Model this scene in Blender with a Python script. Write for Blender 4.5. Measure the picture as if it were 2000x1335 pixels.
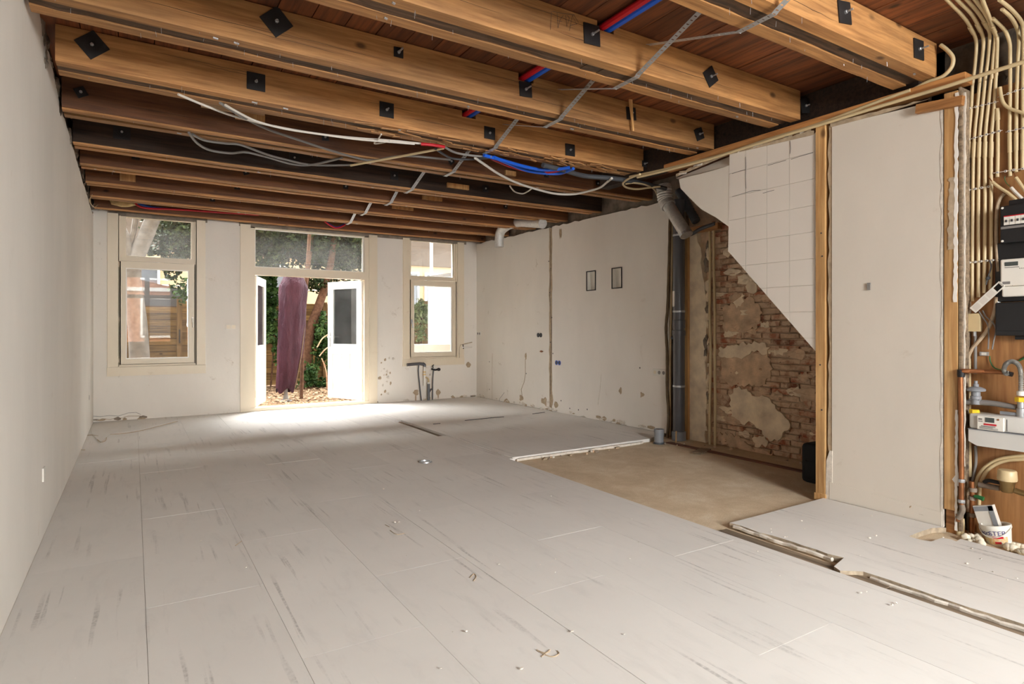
import bpy, bmesh, math, random
from mathutils import Vector, Matrix

for o in list(bpy.data.objects):
    bpy.data.objects.remove(o, do_unlink=True)
S = bpy.context.scene
COL = S.collection
rnd = random.Random(7)

# ------------------------------------------------------------------ camera
cam_d = bpy.data.cameras.new('camera')
cam_d.sensor_width = 36.0
cam_d.lens = 36.0 * 1187.0 / 2000.0
cam_d.shift_y = -0.01225
cam_d.clip_start = 0.05
cam_d.clip_end = 200
cam = bpy.data.objects.new('camera', cam_d)
COL.objects.link(cam)
cam.location = (0, 0, 1.25)
cam.rotation_euler = (math.radians(90), 0, math.radians(-31.91))
S.camera = cam

# ------------------------------------------------------------------ sky
world = bpy.data.worlds.new('overcast_sky')
S.world = world
world.use_nodes = True
_n = world.node_tree.nodes
_n['Background'].inputs['Color'].default_value = (0.93, 0.97, 1.0, 1)
_n['Background'].inputs['Strength'].default_value = 6.0

# hazy sun high over the garden, softened by thin cloud
sun_d = bpy.data.lights.new('sun', 'SUN')
sun_d.energy = 20.0
sun_d.angle = math.radians(70)
sun_d.color = (1.0, 0.985, 0.97)
sun = bpy.data.objects.new('sun', sun_d)
COL.objects.link(sun)
sun.rotation_euler = Vector((0.14, -0.52, -0.84)).to_track_quat('-Z', 'Y').to_euler()

# light portals in the window openings: they give no light of their own, they only guide the sky light
def portal(x0, x1, y, z0, z1, inward):
    d = bpy.data.lights.new('window_portal', 'AREA')
    d.shape = 'RECTANGLE'
    d.size = x1 - x0
    d.size_y = z1 - z0
    d.cycles.is_portal = True
    o = bpy.data.objects.new('window_portal', d)
    COL.objects.link(o)
    o.location = ((x0 + x1) / 2, y, (z0 + z1) / 2)
    # area lights shine along their local -Z
    o.rotation_euler = (math.radians(90 if inward > 0 else -90), 0, 0)
portal(-0.15, 0.78, 10.16, 0.75, 2.83, -1)
portal(1.55, 3.32, 10.16, 0.03, 2.81, -1)
portal(4.09, 5.01, 10.16, 0.75, 2.80, -1)
portal(-0.35, 1.10, -3.20, 0.78, 3.0, 1)

# fill lights added outside two street windows behind the camera to brighten the room
def window_fill(x0, x1, y, z0, z1, power):
    d = bpy.data.lights.new('street_window_fill', 'AREA')
    d.shape = 'RECTANGLE'
    d.size = x1 - x0
    d.size_y = z1 - z0
    d.energy = power
    d.color = (0.97, 0.98, 1.0)
    o = bpy.data.objects.new('street_window_fill', d)
    COL.objects.link(o)
    o.location = ((x0 + x1) / 2, y, (z0 + z1) / 2)
    o.rotation_euler = (math.radians(90 - 35), 0, 0)   # tilted down, so the added light falls like light from high sky
window_fill(1.45, 2.90, -3.75, 1.15, 3.3, 560)
window_fill(3.05, 4.15, -3.75, 1.15, 3.3, 30)

S.view_settings.view_transform = 'Standard'
S.view_settings.look = 'None'
S.view_settings.gamma = 1.0
S.view_settings.exposure = 0.9
S.view_settings.use_curve_mapping = False
S.cycles.max_bounces = 10
S.cycles.diffuse_bounces = 6
S.cycles.glossy_bounces = 4
S.cycles.transparent_max_bounces = 14
S.cycles.use_adaptive_sampling = True
S.cycles.adaptive_threshold = 0.03
S.cycles.sample_clamp_indirect = 0.0
S.cycles.caustics_reflective = False
S.cycles.caustics_refractive = False

# ------------------------------------------------------------------ materials
def srgb(r, g, b):
    f = lambda c: (c / 255 / 12.92) if c / 255 <= 0.04045 else ((c / 255 + 0.055) / 1.055) ** 2.4
    return (f(r), f(g), f(b), 1)

class NT:
    def __init__(s, name):
        s.m = bpy.data.materials.new(name)
        s.m.use_nodes = True
        s.t = s.m.node_tree
        s.n = s.t.nodes
        s.b = s.n['Principled BSDF']
        s.out = s.n['Material Output']
    def new(s, kind, **kw):
        nd = s.n.new(kind)
        for k, v in kw.items():
            if k.startswith('i_'):
                nd.inputs[k[2:].replace('_', ' ')].default_value = v
            else:
                setattr(nd, k, v)
        return nd
    def link(s, a, b):
        s.t.links.new(a, b)
    def pos(s, scale=(1, 1, 1), rand=0.0):
        g = s.new('ShaderNodeNewGeometry')
        v = s.new('ShaderNodeVectorMath', operation='MULTIPLY')
        v.inputs[1].default_value = scale
        s.link(g.outputs['Position'], v.inputs[0])
        if rand:
            oi = s.new('ShaderNodeObjectInfo')
            mm = s.new('ShaderNodeMath', operation='MULTIPLY')
            mm.inputs[1].default_value = rand
            s.link(oi.outputs['Random'], mm.inputs[0])
            ad = s.new('ShaderNodeVectorMath', operation='ADD')
            s.link(v.outputs[0], ad.inputs[0])
            s.link(mm.outputs[0], ad.inputs[1])
            return ad.outputs[0]
        return v.outputs[0]
    def noise(s, vec, scale, detail=4, rough=0.55, dist=0.0):
        nd = s.new('ShaderNodeTexNoise')
        nd.inputs['Scale'].default_value = scale
        nd.inputs['Detail'].default_value = detail
        nd.inputs['Roughness'].default_value = rough
        nd.inputs['Distortion'].default_value = dist
        s.link(vec, nd.inputs['Vector'])
        return nd.outputs['Fac']
    def ramp(s, fac, stops):
        r = s.new('ShaderNodeValToRGB')
        el = r.color_ramp.elements
        while len(el) < len(stops):
            el.new(0.5)
        for e, (p, c) in zip(el, stops):
            e.position = p
            e.color = c if len(c) == 4 else (*c, 1)
        s.link(fac, r.inputs['Fac'])
        return r.outputs['Color']
    def mix(s, fac, a, b, mode='MIX'):
        nd = s.new('ShaderNodeMix', data_type='RGBA', blend_type=mode)
        if isinstance(fac, float):
            nd.inputs[0].default_value = fac
        else:
            s.link(fac, nd.inputs[0])
        for k, v in ((6, a), (7, b)):
            if isinstance(v, tuple):
                nd.inputs[k].default_value = v if len(v) == 4 else (*v, 1)
            else:
                s.link(v, nd.inputs[k])
        return nd.outputs[2]
    def math(s, op, a, b):
        nd = s.new('ShaderNodeMath', operation=op)
        for k, v in ((0, a), (1, b)):
            if isinstance(v, (int, float)):
                nd.inputs[k].default_value = v
            else:
                s.link(v, nd.inputs[k])
        return nd.outputs[0]
    def bump(s, h, strength, dist=0.01):
        nd = s.new('ShaderNodeBump')
        nd.inputs['Strength'].default_value = strength
        nd.inputs['Distance'].default_value = dist
        s.link(h, nd.inputs['Height'])
        s.link(nd.outputs[0], s.b.inputs['Normal'])
    def done(s, color, rough=0.6, metal=0.0):
        if isinstance(color, tuple):
            s.b.inputs['Base Color'].default_value = color if len(color) == 4 else (*color, 1)
        else:
            s.link(color, s.b.inputs['Base Color'])
        s.b.inputs['Roughness'].default_value = rough
        s.b.inputs['Metallic'].default_value = metal
        return s.m

def sc(c, k):
    return tuple(min(1, x * k) for x in c[:3]) + (1,)

def plain(name, col, rough=0.5, metal=0.0, var=0.12, scale=9.0, bump=0.0):
    t = NT(name)
    f = t.noise(t.pos(), scale, 5)
    c = t.ramp(f, [(0.25, sc(col, 1 - var)), (0.75, sc(col, 1 + var))])
    if bump:
        t.bump(t.noise(t.pos(), scale * 5, 4), bump, 0.004)
    return t.done(c, rough, metal)

def wood(name, light, dark, axis=0, rough=0.65, fine=38.0, knots=True, ovar=0.25, bump=0.25, blotch=0.35):
    t = NT(name)
    st = [1.0, 1.0, 1.0]
    st[axis] = 0.055
    v = t.pos(tuple(st), rand=13.0)
    g = t.noise(v, fine, 6, 0.62, 0.4)
    c = t.ramp(g, [(0.28, dark), (0.46, t_mid(light, dark)), (0.62, light)])
    st2 = [1.0, 1.0, 1.0]
    st2[axis] = 0.25
    bl = t.noise(t.pos(tuple(st2), rand=5.0), 5.0, 5, 0.6)
    blc = t.ramp(bl, [(0.3, (1 - blotch, 1 - blotch, 1 - blotch, 1)), (0.65, (1.08, 1.05, 1.0, 1))])
    c = t.mix(1.0, c, blc, 'MULTIPLY')
    if knots:
        st3 = [1.0, 1.0, 1.0]
        st3[axis] = 0.55
        vo = t.new('ShaderNodeTexVoronoi')
        vo.inputs['Scale'].default_value = 4.3
        t.link(t.pos(tuple(st3), rand=9.0), vo.inputs['Vector'])
        k = t.ramp(vo.outputs['Distance'], [(0.045, (1, 1, 1, 1)), (0.11, (0, 0, 0, 1))])
        c = t.mix(k, c, sc(dark, 0.45))
    oi = t.new('ShaderNodeObjectInfo')
    lo, hi = 1 - ovar, 1 + ovar * 0.6
    oc = t.ramp(oi.outputs['Random'], [(0.0, (lo, lo, lo, 1)), (1.0, (hi, hi, hi, 1))])
    c = t.mix(1.0, c, oc, 'MULTIPLY')
    t.bump(g, bump, 0.006)
    return t.done(c, rough)

def t_mid(a, b):
    return tuple((x + y) / 2 for x, y in zip(a, b))

def plaster(name, col, stain, amount=0.5, bumps=0.08, rough=0.75):
    t = NT(name)
    big = t.noise(t.pos((1, 1, 0.45)), 1.1, 6, 0.6)
    c = t.ramp(big, [(0.3, sc(col, 0.93)), (0.7, sc(col, 1.05))])
    sp = t.noise(t.pos(), 4.2, 9, 0.72, 0.6)
    m = t.ramp(sp, [(0.62, (0, 0, 0, 1)), (0.74, (amount, amount, amount, 1))])
    c = t.mix(m, c, stain)
    spk = t.noise(t.pos(), 26.0, 3, 0.5)
    m2 = t.ramp(spk, [(0.76, (0, 0, 0, 1)), (0.8, (amount * .8, amount * .8, amount * .8, 1))])
    c = t.mix(m2, c, sc(stain, 0.6))
    t.bump(t.noise(t.pos(), 30.0, 6), bumps, 0.006)
    return t.done(c, rough)

M = {}
M['wall'] = plaster('white_plaster', srgb(231, 226, 217), srgb(192, 178, 156), 0.35)
M['wall_old'] = plaster('stained_plaster', srgb(228, 222, 212), srgb(164, 146, 120), 0.8, 0.2)
M['board'] = plaster('plasterboard_face', srgb(232, 226, 217), srgb(184, 168, 146), 0.25, 0.05)
M['panel_board'] = plaster('dimmed_plasterboard', srgb(212, 203, 190), srgb(170, 152, 128), 0.35, 0.06)  # beige board, darkened to offset the strong light on the partition
M['gypsum'] = plain('broken_gypsum', srgb(214, 205, 192), 0.9, var=0.2, scale=30, bump=0.6)
M['broken_edge'] = plain('darkened_board_edge', srgb(168, 152, 130), 0.95, var=0.35, scale=25, bump=0.5)  # brownish broken edge, darkened to offset bright light on the slab's sides
M['torn'] = plain('torn_paper', srgb(176, 156, 130), 0.95, var=0.25, scale=22, bump=0.4)
M['masonry'] = plain('grey_mortar', srgb(135, 122, 108), 0.95, var=0.45, scale=9, bump=0.9)
M['masonry_dark'] = plain('sooty_masonry', srgb(88, 74, 60), 0.95, var=0.5, scale=11, bump=0.9)
M['cream'] = plaster('cream_paint', srgb(224, 211, 187), srgb(170, 138, 95), 0.35, 0.04, 0.42)
M['cream_white'] = plain('white_gloss_paint', srgb(240, 236, 228), 0.35, var=0.03, scale=4)
M['beam_light'] = wood('sawn_spruce', srgb(194, 143, 88), srgb(144, 97, 54), 0)
M['beam_edge'] = wood('pale_batten_wood', srgb(206, 154, 98), srgb(156, 106, 60), 0)
M['beam_old'] = wood('old_dark_oak', srgb(112, 84, 60), srgb(30, 20, 14), 0, 0.8, bump=0.6)
M['beam_mid'] = wood('aged_brown_pine', srgb(122, 78, 44), srgb(80, 47, 26), 0)
M['beam_sooty'] = wood('sooty_brown_pine', srgb(64, 45, 32), srgb(26, 18, 13), 0, 0.8)
M['plank'] = wood('reddish_floor_plank', srgb(138, 79, 42), srgb(68, 36, 20), 1, 0.6, fine=30, ovar=0.4)
M['stud'] = wood('yellow_stud_pine', srgb(216, 174, 118), srgb(176, 126, 74), 2, 0.6, ovar=0.12)
M['stud_y'] = wood('yellow_plate_pine', srgb(196, 140, 84), srgb(140, 86, 42), 1, 0.6, ovar=0.2)
M['ply'] = wood('meranti_plywood', srgb(176, 128, 80), srgb(134, 86, 48), 2, 0.5, fine=26, knots=False, ovar=0.05)
M['oldboard'] = wood('grey_worn_board', srgb(160, 140, 116), srgb(92, 76, 60), 1, 0.85, bump=0.7)
M['conduit'] = plain('cream_conduit_plastic', srgb(202, 181, 140), 0.42, var=0.07, scale=6)
M['conduit_white'] = plain('white_cable_sheath', srgb(214, 208, 198), 0.42, var=0.05)
M['cable_grey'] = plain('grey_cable_sheath', srgb(126, 122, 118), 0.45, var=0.06)
M['cable_dark'] = plain('dark_grey_conduit', srgb(72, 74, 78), 0.5, var=0.1)
M['cable_brown'] = plain('brown_cable_sheath', srgb(96, 76, 50), 0.6, var=0.3, scale=20)
M['red'] = plain('red_pipe_sleeve', srgb(184, 20, 36), 0.4, var=0.05)
M['blue'] = plain('blue_pipe_sleeve', srgb(24, 92, 206), 0.4, var=0.05)
M['green'] = plain('green_handle', srgb(30, 96, 50), 0.4, var=0.1)
M['yellow'] = plain('yellow_nut', srgb(236, 196, 44), 0.4, var=0.05)
M['steel'] = plain('galvanised_steel', srgb(186, 188, 190), 0.42, 0.8, var=0.12, scale=30)
M['steel_dull'] = plain('dull_ribbed_steel', srgb(170, 168, 162), 0.5, 0.6, var=0.1, scale=30)
M['steel_dark'] = plain('dark_iron_plate', srgb(40, 38, 38), 0.55, 0.3, var=0.25, scale=16)
M['foil'] = plain('aluminium_foil_duct', srgb(214, 212, 208), 0.36, 0.5, var=0.15, scale=35, bump=1.0)
M['copper'] = plain('weathered_copper', srgb(150, 98, 62), 0.42, 0.7, var=0.3, scale=14)
M['brass'] = plain('dull_brass', srgb(140, 116, 76), 0.4, 0.8, var=0.2, scale=14)
M['pipe_grey'] = plain('grey_drain_pvc', srgb(86, 86, 90), 0.32, var=0.06)
M['pipe_light'] = plain('light_grey_pvc', srgb(132, 134, 138), 0.35, var=0.05)
M['black'] = plain('black_plastic', srgb(26, 26, 28), 0.45, var=0.1)
M['bag'] = plain('black_fabric', srgb(20, 20, 22), 0.85, var=0.2, scale=30)
M['meter_grey'] = plain('pale_grey_enamel', srgb(202, 200, 194), 0.38, var=0.03, scale=3)
M['meter_white'] = plain('white_plastic', srgb(226, 222, 212), 0.4, var=0.03)
M['lcd'] = plain('grey_display', srgb(70, 76, 74), 0.25, var=0.03)
M['ink'] = plain('dark_print', srgb(60, 58, 60), 0.6, var=0.05)
M['ink_blue'] = plain('violet_print', srgb(88, 84, 128), 0.6, var=0.05)
M['foam'] = plain('hard_foam', srgb(214, 186, 132), 0.8, var=0.12, scale=30, bump=0.8)
M['polyfoam'] = plain('white_foam_lump', srgb(222, 212, 190), 0.8, var=0.1, scale=20, bump=0.5)
M['tile'] = plain('white_wall_tile', srgb(220, 211, 200), 0.32, var=0.025, scale=2)
M['grout'] = plain('grey_grout', srgb(196, 186, 172), 0.9, var=0.25, scale=12, bump=0.3)
M['lime'] = plain('pale_lime_plaster', srgb(236, 216, 188), 0.95, var=0.25, scale=6, bump=0.7)
M['mortar'] = plain('sandy_mortar', srgb(206, 178, 148), 0.97, var=0.35, scale=8, bump=1.0)

def brick_mat():
    t = NT('old_red_brick')
    oi = t.new('ShaderNodeObjectInfo')
    c = t.ramp(oi.outputs['Random'], [(0.0, srgb(186, 156, 128)), (0.35, srgb(172, 132, 104)), (0.55, srgb(180, 114, 84)),
                                     (0.78, srgb(156, 88, 64)), (1.0, srgb(118, 78, 58))])
    sm = t.noise(t.pos(), 7.0, 7, 0.65)
    m = t.ramp(sm, [(0.40, (0, 0, 0, 1)), (0.56, (0.9, 0.9, 0.9, 1))])
    c = t.mix(m, c, srgb(214, 188, 158))
    d = t.noise(t.pos(), 19.0, 5, 0.6)
    c = t.mix(t.ramp(d, [(0.62, (0, 0, 0, 1)), (0.75, (.7, .7, .7, 1))]), c, srgb(66, 50, 40))
    t.bump(t.noise(t.pos(), 24.0, 7, 0.65), 0.9, 0.012)
    return t.done(c, 0.95)
M['brick'] = brick_mat()

def floor_mat(name, base, streak):
    t = NT(name)
    big = t.noise(t.pos(rand=3.0), 0.9, 6, 0.6)
    c = t.ramp(big, [(0.3, sc(base, 0.93)), (0.7, sc(base, 1.04))])
    # long dirt marks along the boards
    s1 = t.noise(t.pos((1, 0.035, 1)), 30.0, 3, 0.5)
    s2 = t.noise(t.pos((1, 0.5, 1)), 2.3, 4, 0.6)
    m = t.math('MULTIPLY', t.ramp(s1, [(0.585, (0, 0, 0, 1)), (0.65, (1, 1, 1, 1))]), t.ramp(s2, [(0.48, (0, 0, 0, 1)), (0.60, (.48, .48, .48, 1))]))
    gr = t.noise(t.pos(), 60.0, 3, 0.6)
    m = t.math('MULTIPLY', m, t.ramp(gr, [(0.35, (.25, .25, .25, 1)), (0.6, (1, 1, 1, 1))]))
    c = t.mix(m, c, streak)
    # faint scuffs
    s3 = t.noise(t.pos((1, 0.3, 1)), 9.0, 8, 0.7, 0.5)
    c = t.mix(t.ramp(s3, [(0.52, (0, 0, 0, 1)), (0.74, (.4, .4, .4, 1))]), c, sc(base, 0.78))
    # chalky crumbs
    s4 = t.noise(t.pos(), 70.0, 2, 0.5)
    c = t.mix(t.ramp(s4, [(0.765, (0, 0, 0, 1)), (0.785, (.8, .8, .8, 1))]), c, sc(base, 1.25))
    oi = t.new('ShaderNodeObjectInfo')
    c = t.mix(1.0, c, t.ramp(oi.outputs['Random'], [(0, (.965, .965, .965, 1)), (1, (1.02, 1.02, 1.02, 1))]), 'MULTIPLY')
    t.bump(t.noise(t.pos(), 45.0, 5), 0.05, 0.004)
    return t.done(c, 0.62)
M['floor'] = floor_mat('gypsum_fibre_board', srgb(222, 218, 212), srgb(120, 115, 110))
M['floor_gap'] = plain('dusty_joint', srgb(150, 138, 124), 0.95, var=0.2)

def chip_mat():
    t = NT('dusty_brown_underlay')
    f = t.noise(t.pos(), 3.2, 9, 0.7, 0.4)
    c = t.ramp(f, [(0.3, srgb(196, 174, 144)), (0.52, srgb(214, 194, 164)), (0.68, srgb(228, 214, 190))])
    s4 = t.noise(t.pos(), 120.0, 3, 0.6)
    c = t.mix(t.ramp(s4, [(0.4, (0.3, 0.3, 0.3, 1)), (0.6, (0, 0, 0, 1))]), c, srgb(170, 146, 114))
    t.bump(t.noise(t.pos(), 60.0, 5), 0.2, 0.004)
    return t.done(c, 0.85)
M['chip'] = chip_mat()

def glass_mat(name, haze, tint=(0.97, 0.98, 0.97)):
    """thin pane: clear glass with a fresnel reflection and a film of dust"""
    t = NT(name)
    t.n.remove(t.b)
    tr = t.new('ShaderNodeBsdfTransparent')
    tr.inputs['Color'].default_value = (*tint, 1)
    gl = t.new('ShaderNodeBsdfGlossy')
    gl.inputs['Roughness'].default_value = 0.0
    fr = t.new('ShaderNodeFresnel')
    fr.inputs['IOR'].default_value = 1.52
    mx = t.new('ShaderNodeMixShader')
    t.link(fr.outputs[0], mx.inputs[0])
    t.link(tr.outputs[0], mx.inputs[1])
    t.link(gl.outputs[0], mx.inputs[2])
    df = t.new('ShaderNodeBsdfTranslucent')
    df.inputs['Color'].default_value = (0.8, 0.78, 0.74, 1)
    d = t.noise(t.pos(), 3.0, 8, 0.65, 0.5)
    h = t.ramp(d, [(0.3, (haze * .5,) * 3 + (1,)), (0.75, (haze * 1.6,) * 3 + (1,))])
    m2 = t.new('ShaderNodeMixShader')
    t.link(h, m2.inputs[0])
    t.link(mx.outputs[0], m2.inputs[1])
    t.link(df.outputs[0], m2.inputs[2])
    t.link(m2.outputs[0], t.out.inputs['Surface'])
    return t.m
M['glass'] = glass_mat('window_glass', 0.008)
M['glass_dusty'] = glass_mat('dusty_window_glass', 0.03)

# ------------------------------------------------------------------ mesh helpers
WLOC = {}

class MB:
    def __init__(s):
        s.v = []
        s.f = []
    def add(s, vs, fs):
        b = len(s.v)
        s.v += [tuple(p) for p in vs]
        s.f += [tuple(i + b for i in f) for f in fs]
        return s
    def box(s, x0, x1, y0, y1, z0, z1):
        return s.add([(x0, y0, z0), (x1, y0, z0), (x1, y1, z0), (x0, y1, z0), (x0, y0, z1), (x1, y0, z1), (x1, y1, z1), (x0, y1, z1)],
                     [(0, 3, 2, 1), (4, 5, 6, 7), (0, 1, 5, 4), (1, 2, 6, 5), (2, 3, 7, 6), (3, 0, 4, 7)])
    def obox(s, c, ax, ay, az):
        c, ax, ay, az = map(Vector, (c, ax, ay, az))
        vs = [c + ax * i + ay * j + az * k for k in (-1, 1) for i, j in ((-1, -1), (1, -1), (1, 1), (-1, 1))]
        return s.add(vs, [(0, 3, 2, 1), (4, 5, 6, 7), (0, 1, 5, 4), (1, 2, 6, 5), (2, 3, 7, 6), (3, 0, 4, 7)])
    def rbox(s, x0, x1, y0, y1, z0, z1, r=0.01):
        """box with bevelled vertical and horizontal edges"""
        bm = bmesh.new()
        bmesh.ops.create_cube(bm, size=1)
        for v in bm.verts:
            v.co = Vector((x0 if v.co.x < 0 else x1, y0 if v.co.y < 0 else y1, z0 if v.co.z < 0 else z1))
        bmesh.ops.bevel(bm, geom=bm.edges[:] + bm.verts[:], offset=r, segments=2, affect='EDGES', profile=0.5)
        bm.verts.index_update()
        s.add([v.co[:] for v in bm.verts], [[v.index for v in f.verts] for f in bm.faces])
        bm.free()
        return s
    def prism(s, poly, axis, d0, d1):
        """polygon in the plane normal to axis (0: (y,z), 1: (x,z), 2: (x,y)) given thickness d0..d1"""
        def P(a, b, d):
            return ((d, a, b), (a, d, b), (a, b, d))[axis]
        n = len(poly)
        vs = [P(a, b, d0) for a, b in poly] + [P(a, b, d1) for a, b in poly]
        fs = [tuple(range(n))[::-1], tuple(range(n, 2 * n))]
        fs += [(i, (i + 1) % n, n + (i + 1) % n, n + i) for i in range(n)]
        return s.add(vs, fs)
    def tube(s, pts, r, n=8, smooth=0, taper=None, caps=True):
        pts = [Vector(p) for p in pts]
        if smooth:
            pts = catmull(pts, smooth)
        m = len(pts)
        b = len(s.v)
        up = None
        rings = []
        for i, p in enumerate(pts):
            t = (pts[min(i + 1, m - 1)] - pts[max(i - 1, 0)])
            t = t.normalized() if t.length > 1e-9 else Vector((0, 0, 1))
            if up is None:
                a = Vector((0, 0, 1)) if abs(t.z) < 0.9 else Vector((1, 0, 0))
                up = (a - t * a.dot(t)).normalized()
            else:
                up = (up - t * up.dot(t))
                up = up.normalized() if up.length > 1e-6 else t.orthogonal().normalized()
            w = t.cross(up)
            rr = r if taper is None else r * taper[min(i * len(taper) // m, len(taper) - 1)] if isinstance(taper, (list, tuple)) else r * taper(i / max(1, m - 1))
            for k in range(n):
                a = 2 * math.pi * k / n
                s.v.append(tuple(p + (up * math.cos(a) + w * math.sin(a)) * rr))
        for i in range(m - 1):
            for k in range(n):
                k2 = (k + 1) % n
                s.f.append((b + i * n + k, b + i * n + k2, b + (i + 1) * n + k2, b + (i + 1) * n + k))
        if caps:
            s.f.append(tuple(b + k for k in range(n))[::-1])
            s.f.append(tuple(b + (m - 1) * n + k for k in range(n)))
        return s
    def lathe(s, c, prof, n=20, axis=(0, 0, 1)):
        """profile [(radius, height)] turned about axis through c"""
        c = Vector(c)
        t = Vector(axis).normalized()
        u = t.orthogonal().normalized()
        w = t.cross(u)
        b = len(s.v)
        for r, h in prof:
            for k in range(n):
                a = 2 * math.pi * k / n
                s.v.append(tuple(c + t * h + (u * math.cos(a) + w * math.sin(a)) * r))
        for i in range(len(prof) - 1):
            for k in range(n):
                k2 = (k + 1) % n
                s.f.append((b + i * n + k, b + i * n + k2, b + (i + 1) * n + k2, b + (i + 1) * n + k))
        s.f.append(tuple(b + k for k in range(n))[::-1])
        s.f.append(tuple(b + (len(prof) - 1) * n + k for k in range(n)))
        return s
    def blob(s, c, rx, ry, rz, seed=0, amp=0.25, sub=2):
        bm = bmesh.new()
        bmesh.ops.create_icosphere(bm, subdivisions=sub, radius=1)
        R = random.Random(seed)
        ph = [R.uniform(0, 6) for _ in range(6)]
        for v in bm.verts:
            d = v.co.copy()
            k = 1 + amp * (math.sin(3 * d.x + ph[0]) * math.sin(4 * d.y + ph[1]) + 0.6 * math.sin(6 * d.z + ph[2]) * math.sin(5 * d.x + ph[3]))
            v.co = Vector((c[0] + d.x * rx * k, c[1] + d.y * ry * k, c[2] + d.z * rz * k))
        bm.verts.index_update()
        s.add([v.co[:] for v in bm.verts], [[v.index for v in f.verts] for f in bm.faces])
        bm.free()
        return s
    def build(s, name, mat, parent=None, smooth=False, label=None, cat=None, group=None, kind=None, fix=True):
        xs, ys, zs = zip(*s.v)
        org = Vector(((min(xs) + max(xs)) / 2, (min(ys) + max(ys)) / 2, min(zs)))
        me = bpy.data.meshes.new(name)
        me.from_pydata([tuple(Vector(p) - org) for p in s.v], [], s.f)
        if fix:
            bm = bmesh.new()
            bm.from_mesh(me)
            bmesh.ops.recalc_face_normals(bm, faces=bm.faces)
            bm.to_mesh(me)
            bm.free()
        me.materials.append(M[mat] if isinstance(mat, str) else mat)
        if smooth:
            me.polygons.foreach_set('use_smooth', [True] * len(me.polygons))
            try:
                me.set_sharp_from_angle(angle=math.radians(40))
            except Exception:
                pass
        return place(bpy.data.objects.new(name, me), org, parent, label, cat, group, kind)

def place(o, org, parent=None, label=None, cat=None, group=None, kind=None):
    COL.objects.link(o)
    org = Vector(org)
    if parent is not None:
        o.parent = parent
        o.location = org - WLOC[parent.name]
    else:
        o.location = org
    WLOC[o.name] = org
    if label:
        o['label'] = label
    if cat:
        o['category'] = cat
    if group:
        o['group'] = group
    if kind:
        o['kind'] = kind
    return o

def thing(name, loc, label, cat, group=None):
    return place(bpy.data.objects.new(name, None), loc, None, label, cat, group)

def instance(src, org, parent=None, **kw):
    o = src.copy()
    return place(o, org, parent, **kw)

def catmull(pts, k):
    out = []
    n = len(pts)
    for i in range(n - 1):
        p0, p1, p2, p3 = pts[max(i - 1, 0)], pts[i], pts[i + 1], pts[min(i + 2, n - 1)]
        for j in range(k):
            t = j / k
            out.append(0.5 * ((2 * p1) + (p2 - p0) * t + (2 * p0 - 5 * p1 + 4 * p2 - p3) * t * t + (3 * p1 - p0 - 3 * p2 + p3) * t ** 3))
    out.append(pts[-1])
    return out

def clip(poly, region):
    """Sutherland-Hodgman: poly cut to a convex, counter-clockwise region"""
    out = poly
    n = len(region)
    for i in range(n):
        a, b = region[i], region[(i + 1) % n]
        inside = lambda p: (b[0] - a[0]) * (p[1] - a[1]) - (b[1] - a[1]) * (p[0] - a[0]) >= -1e-9
        src, out = out, []
        for j in range(len(src)):
            p, q = src[j], src[(j + 1) % len(src)]
            ip, iq = inside(p), inside(q)
            if ip:
                out.append(p)
            if ip != iq:
                d1 = (b[0] - a[0]) * (p[1] - a[1]) - (b[1] - a[1]) * (p[0] - a[0])
                d2 = (b[0] - a[0]) * (q[1] - a[1]) - (b[1] - a[1]) * (q[0] - a[0])
                t = d1 / (d1 - d2)
                out.append((p[0] + (q[0] - p[0]) * t, p[1] + (q[1] - p[1]) * t))
        if not out:
            return []
    return out

def ragged(p, q, n, amp, R=rnd):
    """points from p towards q (q left out) with a torn edge"""
    out = []
    L = math.hypot(q[0] - p[0], q[1] - p[1])
    nx, ny = -(q[1] - p[1]) / L, (q[0] - p[0]) / L
    for i in range(n):
        t = i / n
        k = R.uniform(-amp, amp) if i else 0
        out.append((p[0] + (q[0] - p[0]) * t + nx * k, p[1] + (q[1] - p[1]) * t + ny * k))
    return out

XL, XK, XP, YB, YF, ZB, ZC = -0.462, 5.42, 4.35, 9.953, -3.0, 2.865, 3.09

# ================================================================== floor
subfloor = MB().box(XL - 0.3, 5.75, YF, 10.2, -0.16, -0.032).build('floor_base', 'chip', kind='structure')
floor = place(bpy.data.objects.new('floor', None), (2.0, 3.0, 0), kind='structure')
XJ = [XL, 0.0456, 0.543, 1.04, 1.537, 2.034, 2.531, 3.028]
YJ = [3.93, 3.18, 2.38, 2.98, 2.38, 2.98, 2.37]
g = 0.0008
MB().box(XL, 3.03, YF, YB, -0.031, -0.006).build('joint_filler', 'floor_gap', floor)
for i in range(7):
    x0, x1 = XJ[i] + g, XJ[i + 1] - g
    y = YJ[i] - 1.5 * 5
    while y < YB:
        a, b = max(y, YF), min(y + 1.5, YB)
        if b - a > 0.02:
            dz = rnd.uniform(-0.0012, 0)
            MB().box(x0, x1, a + g, b - g, -0.03, dz).build('floor_panel', 'floor', floor)
        y += 1.5
# narrow make-up strips beside the last row, with the open slot in the kitchen end
for a, b in ((YF, 0.4), (0.4, 2.53), (2.53, 5.0), (5.0, 6.5), (7.92, YB)):
    MB().prism([(3.029, a + g), (3.083 if b < 5.1 else 3.13, a + g), (3.083 if b < 5.1 else 3.13, b - g), (3.029, b - g)], 2, -0.03, -0.0005).build('floor_panel', 'floor', floor)
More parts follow.
